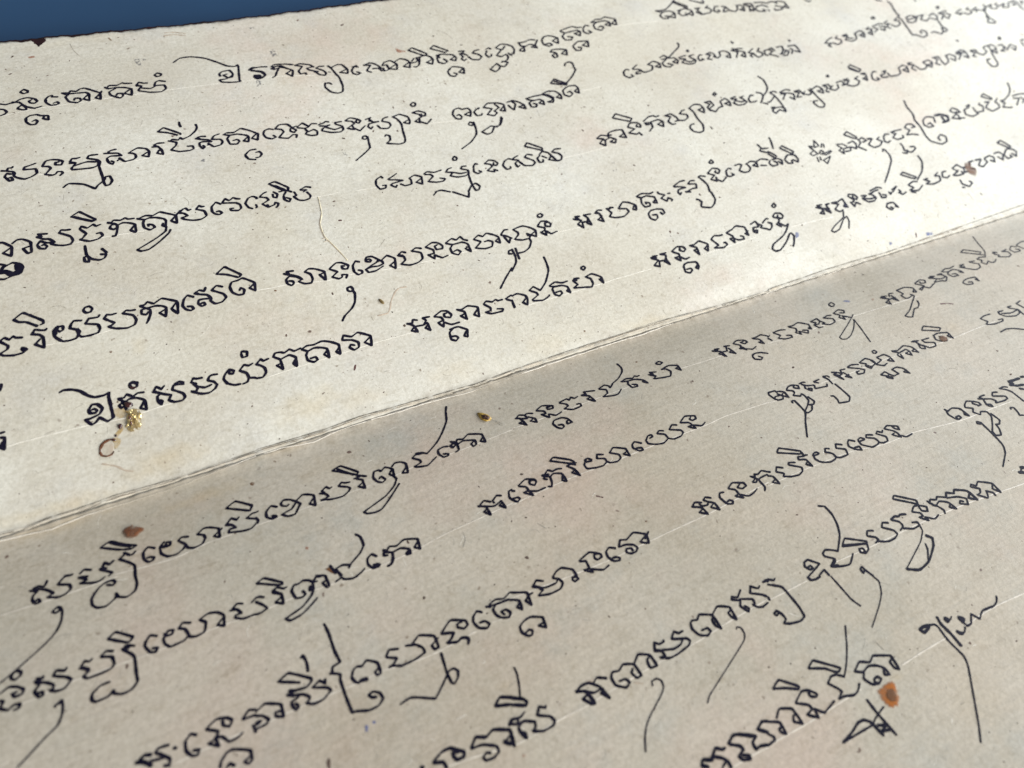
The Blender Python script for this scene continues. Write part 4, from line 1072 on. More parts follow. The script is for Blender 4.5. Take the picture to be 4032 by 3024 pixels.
-4150,3984 -4115,3957 -4064,3930 -3988,3950 -3936,3988 -3937,4050 -4053,4066 -4036,4101 -3983,4114 -3923,4131
-4135,3971 -4158,4003 -4142,4033
U032
-3871,4068 -3811,4053 -3793,4022 -3850,3958 -3869,3949 -3800,3919 -3765,3927 -3737,3955 -3698,3945 -3690,3925 -3725,3894
-3871,4068 -3825,4136 -3771,4146 -3705,4129 -3659,4094 -3685,4047 -3740,4061 -3734,4095 -3700,4095
U033
-3603,4050 -3541,4038 -3594,4069 -3563,4111 -3523,4105 -3483,4113
-3542,4034 -3595,3971 -3593,3948 -3485,3935 -3392,3929 -3334,3950 -3318,4000 -3334,4040 -3416,4078 -3390,4117 -3301,4114
-3566,4000 -3431,4028 -3335,4005
-3328,4039 -3301,3996 -3323,3930 -3320,3769 -3318,3742
-3726,3715 -3670,3755 -3604,3741 -3518,3707 -3425,3619 -3387,3664 -3317,3716 -3293,3763 -3248,3765 -3238,3696 -3273,3643 -3316,3637 -3324,3683 -3320,3761
U034
-3236,4111 -3177,4102 -3191,4124 -3151,4142 -3101,4148
-3177,4102 -3096,4083 -3069,4039 -3175,4056 -3222,4031 -3217,3967 -3183,3931 -3164,3962 -3188,3983
U035
-3099,4010 -3053,3944 -2966,3951 -2929,3978 -2925,4023 -2951,4048 -2991,4058
-3090,3999 -3126,3971
-2991,4058 -2949,4084 -2880,4115 -2799,4086 -2774,4034 -2798,3956 -2859,3989 -2794,4029
U036
-2729,4094 -2661,4086 -2704,4120 -2661,4139 -2589,4132
-2662,4083 -2639,4021 -2642,3956 -2697,3988 -2669,4028 -2639,4021
U037
-2538,4149 -2513,4147 -2489,4166 -2430,4143 -2397,4174 -2385,4143 -2291,4179 -2208,4249 -2179,4301 -2182,4351
-2514,4143 -2458,4108 -2477,4059 -2541,4007 -2463,3961 -2349,3953 -2299,3970 -2301,4015 -2357,4022
U038
-2616,4320 -2537,4370 -2381,4238 -2386,4220
-2616,4320 -2513,4281 -2418,4221
U039
-2350,4427 -2356,4379 -2352,4343
U040
-2241,4120 -2188,4098 -2218,4134 -2170,4143 -2122,4132
-2188,4098 -2109,4071 -2079,4035 -2166,4055 -2214,4046 -2223,3997 -2201,3948 -2173,3970 -2188,3996
U041
-2124,4016 -2075,3952 -1991,3967 -1960,4009 -1975,4051 -2069,4072 -2029,4121 -1964,4140
-2104,3993 -2137,3991
U042
-1923,4117 -1878,4137 -1798,4129 -1704,4174 -1610,4118 -1553,4066
-1923,4117 -1856,4093 -1768,4093 -1670,4052 -1652,4019 -1674,3945 -1728,3970 -1665,4021
-1857,4089 -1897,4043 -1888,3954 -1812,3937 -1773,3977 -1791,4010 -1841,4001
-1625,3993 -1583,3964
-1558,4047 -1625,3993
-1553,4066 -1530,4051 -1566,3950 -1583,3964
U043
-1629,3808 -1701,3805 -1772,3744 -1752,3673 -1677,3646
U044
-1644,3757 -1601,3763 -1586,3721 -1619,3680 -1669,3673
U045
-1339,4080 -1389,4100 -1444,4082 -1474,4029 -1458,3966 -1398,3933 -1344,3951 -1368,3986
-1317,4085 -1250,4141 -1153,4130 -1107,4050 -1075,4013 -1114,3981 -1149,4008 -1134,4055 -1054,4079
-1317,4085 -1246,4060 -1231,4016 -1313,3934 -1211,3902 -1140,3946 -1093,3936 -1115,3891
-1057,4049 -972,4021 -925,4031 -865,4079 -803,4066
-1044,4066 -971,4112 -919,4050
-966,3949 -869,3978 -838,3941 -857,3884 -929,3886 -989,3923 -966,3949
-972,4021 -950,3955
-789,4042 -707,4066 -687,4082 -649,4064
-782,4020 -713,4006 -651,4013 -753,3973 -780,3938 -680,3886 -566,3871 -518,3902 -512,3962 -578,4007 -575,4038 -492,4040
-719,3987 -622,3925 -525,3945
U046
-446,4041 -373,4077 -294,4040 -255,4000 -290,3966 -326,3994 -301,4020
-446,4041 -365,4013 -351,3969 -462,3910 -385,3873 -386,3955
-378,3892 -322,3838 -226,3910
U047
-342,3699 -321,3735 -282,3737 -272,3704 -310,3682 -335,3697
-265,3723 -286,3625 -303,3537 -379,3473 -545,3365
U048
-191,4007 -105,4030 -145,4007 -119,3971
-155,3978 -98,3945 -30,3940 -166,3928 -198,3883 -177,3837 -141,3871
U049
-77,3878 -52,3820 34,3801 89,3841 86,3894 6,3933 39,3978 108,3995
U050
167,3982 210,3930 231,3841 207,3720 183,3579 154,3524 78,3510 -75,3556 -10,3603 8,3671 -27,3700 -53,3675
167,3982 270,4002 358,3940 360,3865 334,3818 268,3854 353,3888
U051
444,3996 531,4009 609,3960 596,3909 540,3911 556,3950
444,3996 522,3947 536,3901 423,3841 481,3806 498,3888
500,3813 562,3767 647,3833
U052
477,4139 523,4172 549,4145 529,4106 488,4104 477,4139
U053
-4424,3132 -4394,3123 -4327,3048 -4417,2990 -4351,2932 -4327,3048
U054
-4320,3089 -4267,3125 -4215,3117 -4155,3060 -4166,2931 -4204,2926 -4234,2998 -4157,3014
U055
-4089,3112 -4045,3103 -4070,3147 -4039,3138 -3986,3127
-4089,3112 -4035,3068 -3983,3053 -3939,2997 -4018,3012 -4065,3050 -4100,3005 -4086,2957 -4041,2937 -4015,2964 -4037,2994 -4065,2987
-3939,2997 -3979,2985 -3930,2955 -3868,2933 -3803,2933 -3771,2972 -3784,3032 -3841,3080 -3880,3108 -3852,3140 -3816,3129 -3767,3124
U056
-3729,3293 -3641,3340 -3506,3189 -3548,3176 -3729,3293
-3702,3285 -3547,3181
-3506,3189 -3552,3186
U057
-3680,3107 -3658,3137 -3609,3100 -3545,3134 -3523,3103 -3475,3114
-3681,3104 -3634,3029 -3678,2977 -3708,2966 -3622,2920 -3536,2927 -3484,2961 -3498,3003 -3538,3001
U058
-3676,2872 -3681,2818 -3684,2755 -3672,2696 -3680,2652 -3715,2670 -3713,2724 -3676,2729 -3642,2679 -3581,2649 -3529,2661 -3502,2709 -3535,2711 -3556,2720
-3531,2789 -3494,2722
U059
-3406,3120 -3373,3110 -3339,3134 -3279,3117 -3228,3137 -3204,3113 -3141,3107
-3407,3112 -3344,3086 -3322,3054 -3343,2970 -3367,2922 -3399,2923
-3345,3078 -3381,3071 -3400,3035 -3366,3009 -3339,3026
-3322,3054 -3265,3075 -3210,3060 -3154,3024 -3161,2926 -3173,2913 -3210,2956 -3156,3016
U060
-3115,3093 -3046,3061 -2996,3072 -2927,3058 -2858,3022 -2842,2987 -2867,2909 -2891,2933 -2878,2963
-3085,3097 -3022,3113 -2955,3095 -2876,3125 -2812,3090 -2729,3033 -2743,2925 -2792,2973 -2736,3026
-3046,3061 -3070,3017 -3071,2950 -3022,2906 -2969,2930 -2984,2968 -3027,2988 -3028,2958
-2729,3033 -2665,3093
-2856,2906 -2882,2846 -2980,2783 -3098,2726 -3205,2676 -3174,2648 -3092,2651 -2971,2722 -2854,2813 -2826,2856
-2687,3056 -2641,3043 -2685,3064 -2638,3103 -2605,3112 -2590,3073 -2557,3081
-2641,3043 -2609,3000 -2680,2985 -2651,2955 -2574,2921 -2489,2915 -2424,2949 -2430,3021 -2505,3067 -2463,3112 -2444,3090 -2413,3087
U061
-2234,3074 -2280,3113 -2339,3058 -2351,2991 -2330,2950 -2286,2929 -2256,2947 -2278,2980 -2311,2976
-2217,3088 -2172,3139 -2137,3103 -2083,3134 -2057,3112 -2016,3098
-2219,3083 -2146,3069 -2074,3050 -2040,3014 -2042,2961 -2081,2936 -2152,2955 -2157,2983 -2119,2982
U062
-1842,3080 -1879,3099 -1929,3084 -1978,3016 -1961,2949 -1924,2921
-1842,3080 -1838,3052
U063
-4466,2859 -4409,2827 -4354,2845 -4287,2805 -4273,2763 -4305,2697 -4380,2682 -4455,2661 -4494,2673
w2.2|-4482,2751 -4431,2751 -4386,2707 -4324,2703 -4288,2767 -4320,2792
w1.5|-4468,2777 -4442,2814 -4409,2827
w2|-4318,2807 -4320,2732 -4353,2719
U064
-1648,3242 -1570,3256 -1454,3137 -1474,3086 -1521,3107 -1648,3242
-1588,3198 -1500,3111
-1573,3094 -1490,3099 -1435,3059
-1336,3069 -1258,3097 -1204,3074
-1332,3059 -1260,3050 -1309,3027
-1539,3030 -1498,3075
-1541,3021 -1551,2968 -1506,2919 -1480,2959 -1518,2987 -1540,2984
-1410,3053 -1401,2994 -1438,2985 -1398,2919 -1336,2899 -1270,2914 -1249,2955 -1271,3017
U065
-1874,2971 -1872,2934 -1888,2924
U066
-1806,3071 -1754,3112 -1709,3129
-1806,3071 -1735,3043 -1720,3003 -1782,2973 -1805,2961 -1751,2902 -1679,2919 -1663,2951 -1631,2925 -1648,2893 -1674,2872
-1751,2902 -1753,2938
U067
-1635,3110 -1602,3064 -1624,3015 -1658,3033 -1651,3077
U068
-4605,1943 -4562,1970 -4528,1932 -4489,1963 -4468,1939 -4415,1925
-4606,1937 -4548,1870 -4559,1833 -4627,1801 -4602,1773 -4518,1749 -4439,1752 -4400,1779 -4434,1811 -4442,1794 -4422,1766
U069
-4458,2153 -4364,2207 -4214,2066 -4213,2030 -4243,2021
-4458,2153 -4415,2110 -4358,2092 -4269,2013
U070
-4338,1935 -4268,1908 -4328,1935 -4300,1981 -4258,1960 -4215,1946 -4197,1961
-4268,1908 -4245,1865 -4255,1751 -4324,1812 -4271,1860
U071
-4059,1902 -4098,1887 -4112,1920 -4092,1948 -4056,1944 -4063,1910
-4100,1958 -4146,1903 -4143,1838 -4093,1773 -4034,1761 -3971,1768 -3944,1808 -3952,1867 -4003,1898 -3984,1941 -3952,1974 -3892,1958 -3883,1961
w1.6|-4139,1872 -4139,1914 -4101,1951
-3945,1872 -3926,1837 -3944,1801 -3919,1769 -3847,1762 -3771,1772 -3747,1814 -3757,1867 -3860,1908 -3818,1959 -3777,1953 -3734,1953 -3717,1974
U072
-3849,2070 -3827,2100 -3789,2105 -3765,2072 -3787,2035 -3829,2035 -3849,2070
U073
-3691,1917 -3657,1885 -3688,1917 -3653,1956 -3618,1942 -3569,1946
-3657,1885 -3608,1840 -3634,1820 -3673,1811 -3612,1770 -3510,1743 -3435,1762 -3410,1812 -3426,1875 -3513,1925 -3475,1950 -3434,1937 -3391,1933
U074
-3340,1966 -3295,1966 -3261,1993 -3209,1954 -3121,1993 -2992,1915 -3062,1839 -3018,1766 -2988,1906
-3340,1963 -3284,1918 -3205,1922 -3142,1902 -3108,1869 -3136,1767 -3183,1826 -3114,1856
-3284,1918 -3258,1887 -3271,1832 -3309,1764 -3327,1741
-3284,1918 -3335,1912 -3346,1864 -3307,1844 -3278,1872
U075
-2824,1918 -2878,1955 -2923,1916 -2953,1842 -2932,1790 -2893,1763 -2861,1775 -2870,1808 -2912,1822
U076
-2808,1959 -2767,1935 -2794,1967 -2749,1984 -2709,1959 -2682,2002
-2767,1935 -2694,1905 -2662,1849 -2739,1865 -2786,1865 -2802,1824 -2778,1782 -2741,1790 -2745,1821 -2781,1818
-2663,1841 -2680,1824 -2646,1775 -2575,1776 -2522,1820 -2537,1871 -2635,1948 -2576,1992 -2519,1959
U077
-2536,2138 -2433,2207 -2298,2058 -2324,2033
-2536,2138 -2438,2100 -2336,2032
U078
-2372,1863 -2349,1894 -2322,1859 -2345,1808 -2398,1812 -2445,1861 -2450,1937 -2415,1990 -2353,1995 -2300,2010 -2245,1966 -2199,1916 -2219,1816 -2265,1865 -2209,1903
U079
w1.5|-3629,1115 -3596,1123 -3560,1097
-3631,1109 -3628,1075 -3607,1054 -3572,1069 -3566,1094
U080
-3247,983 -3201,993 -3163,972
-3455,962 -3417,942 -3442,970 -3412,1007 -3374,967 -3340,995
-3417,942 -3353,899 -3305,876 -3339,828 -3294,792 -3221,786 -3192,816 -3202,860 -3282,928 -3261,968 -3228,970 -3167,955
-3397,915 -3427,899 -3431,841 -3414,802 -3395,835 -3412,854
U081
-3104,945 -3071,988 -3042,972 -2989,967
-3094,942 -3057,917
-2951,920 -2924,958 -2889,967 -2846,959
-2951,920 -2899,888 -2885,857
-3087,927 -3056,876 -3083,838 -3128,854 -3044,798 -2971,785 -2909,811 -2875,853
-3073,895 -2996,855 -2927,865
U082
-2691,947 -2729,974 -2781,930 -2805,883 -2783,821
-2684,952 -2705,917 -2736,928 -2736,949
-2639,929 -2579,979 -2539,958 -2495,971
-2639,929 -2584,883 -2576,831 -2601,784 -2649,775
-2579,860 -2578,825 -2513,802
-2773,818 -2725,788 -2670,782
-2472,942 -2410,993 -2390,964 -2334,974
-2470,949 -2432,922 -2402,883 -2404,828 -2449,787 -2516,794
U083
-2570,1111 -2556,1137 -2509,1119 -2525,1067 -2571,1068 -2570,1111
U084
w1.1|-4222,1223 -4185,1236 -4118,1219 -4056,1182 -3999,1112 -3946,1075 -3867,1069 -3817,1085 -3832,1041 -3836,926 -3840,811 -3895,790 -3952,852 -3990,814 -4028,800 -4071,866 -4029,866 -3945,887 -3909,939 -3943,995 -3986,1004 -4022,959 -4018,920 -3975,911 -3956,930 -3976,956 -3997,950
U085
-3760,992 -3710,985 -3678,1013 -3630,973 -3584,994 -3528,985
-3757,986 -3710,939 -3665,956 -3605,948 -3543,900 -3548,797 -3596,827 -3550,890
w1.6|-3729,946 -3688,899 -3660,889
-3737,936 -3766,920 -3753,883 -3724,899 -3713,856
U086
-2289,973 -2257,1013 -2205,1009 -2169,990 -2108,1013 -2070,979 -1996,991
-2276,969 -2231,925 -2236,812 -2283,871 -2232,882
-2231,925 -2185,938 -2128,948 -2077,901 -2097,800 -2119,844 -2081,888
-1993,975 -1930,998 -1860,989 -1769,1004 -1693,971 -1620,910 -1640,798 -1670,837 -1624,881
-1994,972 -1939,935 -1873,950 -1804,934 -1748,900 -1759,794 -1798,844 -1755,880
-1939,935 -1971,894 -1973,830 -1925,792 -1878,805 -1889,845 -1945,842
U087
-1567,952 -1537,1003 -1462,963 -1382,990 -1270,908 -1299,796 -1355,852 -1281,896
-1568,950 -1471,920 -1418,873 -1432,817 -1489,799 -1525,841 -1502,870 -1464,851
U088
-4757,969 -4720,971
U089
-4764,926 -4729,914 -4746,799 -4779,829
w1.5|-4774,834 -4740,875
U090
-4689,1404 -4674,1437 -4667,1473
U091
1004,3817 1044,3830 1065,3782 1032,3746 976,3770 960,3849 1009,3925 1083,3941 1121,3911 1207,3913 1224,3855 1184,3765 1120,3813 1212,3846
U092
1093,3634 1133,3668 1170,3638 1137,3602 1096,3623
1179,3658 1161,3542 1125,3443 1001,3333 826,3242
U093
1295,3861 1367,3888 1338,3862
1315,3867 1262,3824 1274,3756 1340,3751 1361,3779
U094
1422,3876 1509,3934 1641,3916 1722,3864 1694,3747 1628,3774 1721,3842
1422,3876 1531,3829 1423,3743 1507,3702 1570,3743 1544,3782 1635,3828 1600,3902
U095
1592,3660 1521,3544 1459,3504 1379,3534 1314,3506 1214,3465 1270,3408 1344,3423 1416,3503 1512,3524 1599,3636
U096
1789,3893 1871,3909
1782,3839 1804,3767
1871,3909 1942,3870 1999,3801 1997,3722 1915,3775 2015,3797
1862,3888 1891,3837 1826,3739 1804,3767
U097
2081,3896 2199,3915 2292,3917 2402,3916
2092,3882 2164,3843 2272,3841 2306,3799 2292,3733 2234,3781 2303,3811
2164,3843 2095,3813 2092,3734 2157,3719 2191,3768 2147,3789
2365,3935 2461,3960 2562,3938 2614,3857 2593,3780 2534,3828 2619,3867
2363,3913 2442,3849 2471,3796 2436,3746 2367,3773 2427,3783 2487,3827 2418,3912
U098
2705,3942 2814,3989 2914,3979 2935,3927 2902,3828 2850,3874 2921,3918
2761,3977 2685,3923 2673,3843 2733,3795 2802,3838 2782,3890 2737,3876
U099
-335,3012 -345,3044 -420,3004 -450,2923 -427,2849 -359,2851 -336,2894 -379,2895
U100
-281,2979 -209,3010 -143,3044
-271,2966 -189,2946 -110,2916 -244,2900 -281,2880 -234,2829 -207,2861
U101
-159,2869 -115,2828 -28,2836 -10,2901 -20,2933
-20,2933 61,2963 134,2915 103,2802 38,2849 126,2896
U102
181,2953 238,2979 319,2949 420,2964
191,2941 261,2923 278,2888 188,2821 282,2787 374,2783 411,2814 351,2840
U103
461,2913 513,2961 564,2969
475,2910 547,2891 494,2844 572,2803 681,2796 740,2822 750,2881 672,2921 703,2955 758,2951
547,2891 639,2848 720,2848
733,2824 714,2726 702,2628 708,2536 748,2535 787,2586 757,2644 695,2630 604,2535
414,2585 576,2453
576,2453 614,2532
U104
204,2639 285,2646 386,2592
163,2595 218,2636
U105
644,3115 680,3144 699,3112 675,3076 639,3085 644,3115
U106
916,2942 891,2959 848,2918 818,2833 856,2792 913,2808 885,2836
U107
1009,2929 1087,2973 1157,2944 1181,2896 1151,2862 1111,2882 1136,2918
1009,2929 1079,2901 1083,2858 994,2808 1074,2767 1091,2804 1127,2774
U108
1267,2895 1342,2929 1387,2917
1291,2910 1233,2841 1254,2762 1308,2769 1321,2797
1398,2914 1501,2952
1393,2905 1479,2872 1411,2837 1410,2764 1453,2784
1470,2853 1514,2768 1620,2741 1674,2780 1662,2825 1578,2900 1632,2940 1697,2913
U109
1667,3082 1727,3132 1885,2994 1869,2955 1667,3082
1789,2889 1856,2936 1924,2897 1946,2837 1980,2732
1792,2877 1737,2838 1735,2764 1785,2761 1805,2799
1946,2837 1882,2779 1980,2732 2044,2736 2082,2791 2060,2851 1984,2893 2047,2931 2131,2920
U110
1865,2815 1818,2860
U111
-1877,1942 -1825,1926 -1840,1960 -1797,1956 -1766,1951
-1878,1939 -1812,1906 -1748,1868 -1714,1817 -1762,1864 -1829,1892 -1876,1857 -1877,1801 -1843,1770 -1814,1790 -1814,1819 -1854,1835
-1714,1817 -1758,1798 -1708,1755 -1635,1744 -1606,1792 -1610,1859 -1659,1906
-1659,1906 -1605,1932 -1540,1912 -1458,1847 -1476,1737 -1518,1823 -1455,1837
-1518,1823 -1483,1736
U112
-1392,1869 -1299,1925 -1237,1912 -1177,1856 -1205,1814 -1254,1828 -1252,1869 -1222,1861
-1393,1864 -1321,1806 -1398,1754 -1340,1713 -1297,1724 -1286,1754 -1232,1738 -1260,1697
U113
-1045,1868 -1084,1891 -1134,1835 -1146,1754 -1117,1704 -1067,1714 -1062,1746 -1096,1764
U114
-980,1858 -934,1836 -913,1855 -932,1878 -975,1873 -948,1909 -888,1903 -839,1851 -800,1806 -800,1771 -861,1755 -940,1764 -1013,1749 -997,1702 -909,1701 -811,1740
-839,1851 -838,1817
-1013,1749 -947,1780 -868,1808 -838,1834
-819,1811 -721,1869 -648,1805 -689,1670 -734,1726 -663,1766
U115
-601,1835 -537,1799 -582,1847 -536,1873 -496,1849
-537,1799 -543,1749 -609,1707 -518,1669 -415,1677 -342,1717 -329,1801 -423,1854 -361,1882 -299,1858
U116
-245,1866 -149,1903 -83,1884 -45,1828 -65,1789 -136,1795 -137,1845 -94,1860
-246,1862 -176,1802 -183,1751 -258,1746 -208,1673 -187,1725
-187,1725 -117,1665 -38,1678
U117
9,1858 100,1897 147,1865 215,1901 231,1851 278,1820
6,1850 79,1812 200,1814 256,1771 247,1655 201,1714 265,1741
79,1812 28,1763 27,1691 84,1653 130,1689 100,1724 50,1711
U118
353,1817 433,1859 480,1828 542,1861 616,1818 662,1767 645,1680 601,1720 655,1751
358,1812 426,1760 325,1688 429,1649 526,1658 563,1721 523,1751 467,1748
U119
706,1793 779,1848 825,1844
704,1789 760,1759 817,1705
729,1758 755,1649 804,1718
U120
739,1543 694,1537 675,1497 712,1486
621,1296 488,1185 356,1060
743,1551 734,1434 702,1353 598,1249
U121
-1300,1529 -1293,1567 -1251,1574 -1238,1535 -1267,1511 -1300,1529
-1247,1529 -1241,1471 -1278,1370 -1335,1301 -1438,1231 -1485,1177
U122
891,1826 971,1842 1036,1843 1116,1792 1159,1732 1125,1647 1073,1690 1148,1726
889,1821 927,1769 918,1733 844,1679 931,1645 1027,1646 1062,1684 1032,1720 1030,1683
1027,1646 1024,1591 963,1515 879,1475 791,1473
792,1555 778,1477 766,1389
U123
1214,1793 1291,1849 1364,1829 1397,1781 1368,1741 1315,1765 1329,1810 1362,1810
1212,1788 1288,1744 1278,1709 1211,1689 1261,1628 1281,1698 1331,1636 1421,1649
U124
1295,1955 1343,1967 1360,1937 1331,1912 1287,1922 1295,1955
U125
-844,935 -789,922 -766,962 -720,943
-845,932 -788,890 -771,799 -831,834 -776,871 -677,863
-677,863 -630,911 -655,951 -575,945
-677,863 -629,879 -631,777 -673,822 -626,854
U126
-524,933 -424,974 -362,955 -333,897 -358,865 -417,891 -408,929 -371,933
-526,929 -457,896 -447,853 -514,842 -480,775 -450,829 -382,776 -284,776
U127
-428,719 -376,726 -321,724 -244,659 -274,574 -308,593 -265,642
-376,726 -443,684 -460,596 -417,566 -378,592 -394,621 -445,630
U128
-249,939 -191,926 -108,949 -7,901 -42,776 -87,819 -17,879
-244,934 -178,889 -188,786 -238,850 -175,863
U129
73,918 122,944 182,917 235,935 254,912 313,911
78,913 129,850 119,812 52,808 114,769 244,764 264,791 199,811
U130
349,908 429,934 444,930
358,897 412,863
441,922 514,934 596,883 597,823 564,756 526,802 584,844
416,870 403,764 405,831
U131
676,936 745,967 803,897 918,985 1031,1130 1059,1230 1071,1333
674,933 741,881 746,845 656,804 656,787 772,759 866,791 880,804
U132
942,925 1027,952 1105,919 1186,922
938,917 997,894 1087,884 1146,845 1140,759 1111,794 1151,826
993,901 953,869 945,793 989,756 1040,780 1036,817 963,813
U133
1253,910 1301,896 1279,929 1346,918
1255,901 1286,838 1213,807 1321,782 1436,756 1476,798 1481,868 1431,910 1532,929 1621,853 1606,767 1583,828 1627,833
U134
1454,1058 1489,1063 1499,1036 1461,1011 1441,1035 1454,1058
U135
6296,1023 6460,1050 6530,1020
U136
6320,996 6447,1007
6083,979 6177,966 6073,925 6129,854 6240,847 6307,886 6280,950 6230,974 6339,991
6071,937 6187,895 6279,893
U137
6681,947 6810,983 6669,906
6601,924 6597,879 6650,911
U138
6807,870 6800,916
U139
7052,1158 7127,1187 7291,1050 7234,1029 7052,1158
U140
7267,997 7484,1123 7630,1282 7657,1410
U141
7027,951 7160,988 7241,968
7038,937 7093,888 6990,856 7130,820 7280,887
U142
7380,969 7479,979
7402,951 7475,921 7369,888 7492,857 7670,883 7723,966 7639,987 7747,1033
U143
7913,1016 7831,1012 7767,931 7842,900 7921,929
U144
8076,1036 8219,1075 8278,998 8384,997
8088,1021 8135,960 7984,913 8090,886 8204,894 8199,944
8309,1003 8244,909 8328,912
U145
8036,803 8013,725 8102,654 8212,698 8187,741
U146
7957,667 7999,657
U147
w1.5|8505,1066 8418,963 8496,919
8505,1066 8590,1070
U148
8643,1069 8773,1062 8620,963 8687,921 8844,981 8839,1046
8849,1056 8987,1084 9046,1032 8987,946 8929,998
U149
9107,1093 9227,1101 9275,1038 9183,947 9134,1022
9370,1272 9480,1297 9568,1145 9514,1120 9370,1272
9308,1043 9436,1113 9549,1085 9587,1024 9503,942 9465,1016
9404,1095 9287,1022 9304,942 9414,952 9400,994
U150
5088,5262 5200,5259 5300,5273 5449,5366 5580,5464
5104,5251 5176,5220 5338,5224 5401,5158 5347,5053 5258,5094 5382,5146
5197,5217 5108,5146 5120,5073 5213,5059 5245,5111 5183,5120
5542,5440 5733,5280 5698,5242 5522,5408
U151
5486,5202 5646,5235 5750,5176 5731,5093 5696,5055 5646,5106 5752,5161
5566,5219 5470,5147 5505,5085 5608,5083 5606,5135
U152
5859,5422 6068,5302 6105,5341 6090,5373
U153
5839,5206 5934,5206 5857,5160 5900,5081
5810,5124 5883,5054 6060,5070 6127,5117 6107,5179 6042,5189 6120,5235
U154
6308,5191 6234,5188 6162,5097 6204,5052 6281,5078 6239,5105
U155
6374,5180 6453,5153 6365,5094 6329,5041 6424,5055
6444,5140 6466,5063 6558,5018 6638,5064 6679,5161
6659,5149 6746,5150 6786,5099 6744,5002 6673,5043 6788,5084
U156
6832,5166 6976,5157 6983,5096 6922,4972 6860,5027
6823,5152 6907,5094 6846,4970
6862,5101 6983,5096
U157
7053,5159 7176,5154 7320,5099
U158
7032,5058 7173,5079 7262,5019
7073,5081 6972,5008 7024,4939 7146,4933 7129,4981
U159
7339,5127 7441,5125 7503,5068
7454,5107 7566,5119 7661,5072 7654,4920 7559,4967 7668,5010
7418,5022 7536,4971 7508,4916 7363,4911 7358,4957
U160
7215,4952 7229,4919
U161
3907,4104 3867,4124 3798,4075 3778,4004 3829,3951 3909,3965 3892,4006
U162
3976,4115 4097,4180
3978,4102 4062,4085 4105,4052 4001,4034 3981,4000 4052,3999
4079,4044 4140,4006 4280,4030 4338,4108 4285,4144
4266,4148 4403,4199 4481,4133 4450,4048 4378,4087 4473,4121
U163
4552,4250 4649,4284 4698,4223 4835,4303 5018,4418 5048,4467 5044,4503
4559,4209 4671,4214 4795,4204 4827,4132 4780,4075 4724,4125 4822,4160
4637,4194 4536,4135 4529,4071 4610,4029 4688,4067 4615,4107
U164
4874,4190 4976,4211 5023,4215
U165
4879,4162 4977,4144 4873,4084 4968,4026 5082,4030 5140,4086 5082,4151 5075,4192 5150,4205
4942,4124 5018,4069 5120,4090
U166
5094,4310 5137,4324 5127,4291 5092,4289
U167
5311,4176 5271,4183 5207,4127 5202,4061 5288,4072 5259,4096
U168
5390,4175 5485,4198 5530,4162 5530,4094
5390,4175 5463,4147 5356,4072 5429,4045
5489,4101 5554,4062 5628,4102 5657,4180 5755,4189 5825,4120 5778,4019 5713,4059 5817,4108
U169
5879,4166 6038,4192 6122,4176
5900,4162 5987,4117 5881,3999
5934,4211 6025,4138 6112,4094 6055,3979 5998,4032 6103,4081
U170
6016,4364 6041,4332 6006,4316
U171
6166,4069 6273,4119 6311,4140
6178,4053 6262,4036 6164,3999 6179,3954
6244,4012 6284,3934 6384,3956 6418,4020 6351,4061 6437,4130
U172
6573,4061 6487,4049 6445,3958 6482,3937
6573,4061 6664,4086 6682,4011
6594,4057 6631,4007 6522,3957 6609,3911 6654,3874
U173
6759,4081 6885,4085 6832,3981 6734,3915 6816,3927 6896,3968
6851,4006 6939,3959 6852,3876 6758,3881
U174
6993,4064 7142,4063 7147,4004 7136,3890 7047,3937
U175
6998,4005 7033,3969 6946,3886
U176
7108,4201 7132,4176 7095,4160
U177
2729,2967 2814,3002 2907,2967 2967,2974
2724,2957 2813,2934 2721,2868 2781,2808 2822,2898 2781,2942
2813,2900 2923,2929 2989,2878 2947,2821 2884,2859 2956,2886
2896,2947 2943,3014 3040,3036 3168,3026 3155,2870 3066,2915 3176,2956
U178
3276,3046 3351,3109 3460,3094 3487,3040 3463,3000 3409,3025 3441,3063
3276,3046 3360,2990 3234,2941 3341,2891 3392,2913 3405,2852
U179
3149,3263 3233,3325 3425,3185 3369,3140 3149,3263
U180
3566,3091 3693,3155 3776,3159 3798,3130 3864,3138
U181
3565,3056 3666,3043 3643,2955 3557,2895
3580,3065 3573,3019 3630,3017
3672,3054 3802,3070 3861,3020 3813,2925 3752,2987 3853,3022
U182
3952,3117 4060,3128 4110,3044 4113,2983
3952,3117 4027,3075 3940,3000 3970,2934 4029,2931
4113,2983 4046,2975
4095,2987 4202,2962 4289,3001 4304,3058 4203,3094 4264,3141 4323,3152
U183
4416,3167 4441,3075 4426,2956 4435,2810 4377,2704 4295,2689 4219,2731 4205,2805 4247,2855 4314,2863
4416,3167 4531,3215 4623,3194 4646,3114 4598,3026 4541,3101 4643,3127
U184
4736,3219 4835,3222 4849,3130
4736,3219 4798,3167 4718,3110 4730,3033
4849,3130 4715,3073 4797,3005 4904,3068 4975,3077 4997,3173
5004,3184 5118,3222 5149,3139 5115,3058 5050,3123 5149,3139
U185
4971,3344 5022,3372 5028,3332 4980,3309 4971,3344
U186
5214,3201 5315,3218
5208,3177 5303,3169 5201,3102 5257,3039 5368,3039 5438,3075 5409,3145 5377,3178 5458,3199
5260,3140 5341,3096 5434,3101
U187
5633,3174 5584,3185 5507,3124 5489,3051 5575,3045 5620,3060
U188
5987,3538 6027,3448 5996,3294 5919,3204 5793,3126
5723,3220 5794,3191 5793,3126 5708,3041 5657,3001
U189
5696,2992 5763,2952
U190
5787,2985 5835,2987 5997,3082
5956,3170 6044,3177 6077,3144
5958,3156 5997,3082 5998,2926 5981,2763 5947,2733
5774,2873 5841,2870 5746,2803 5773,2746 5880,2798 5943,2759 5996,2798 5940,2849
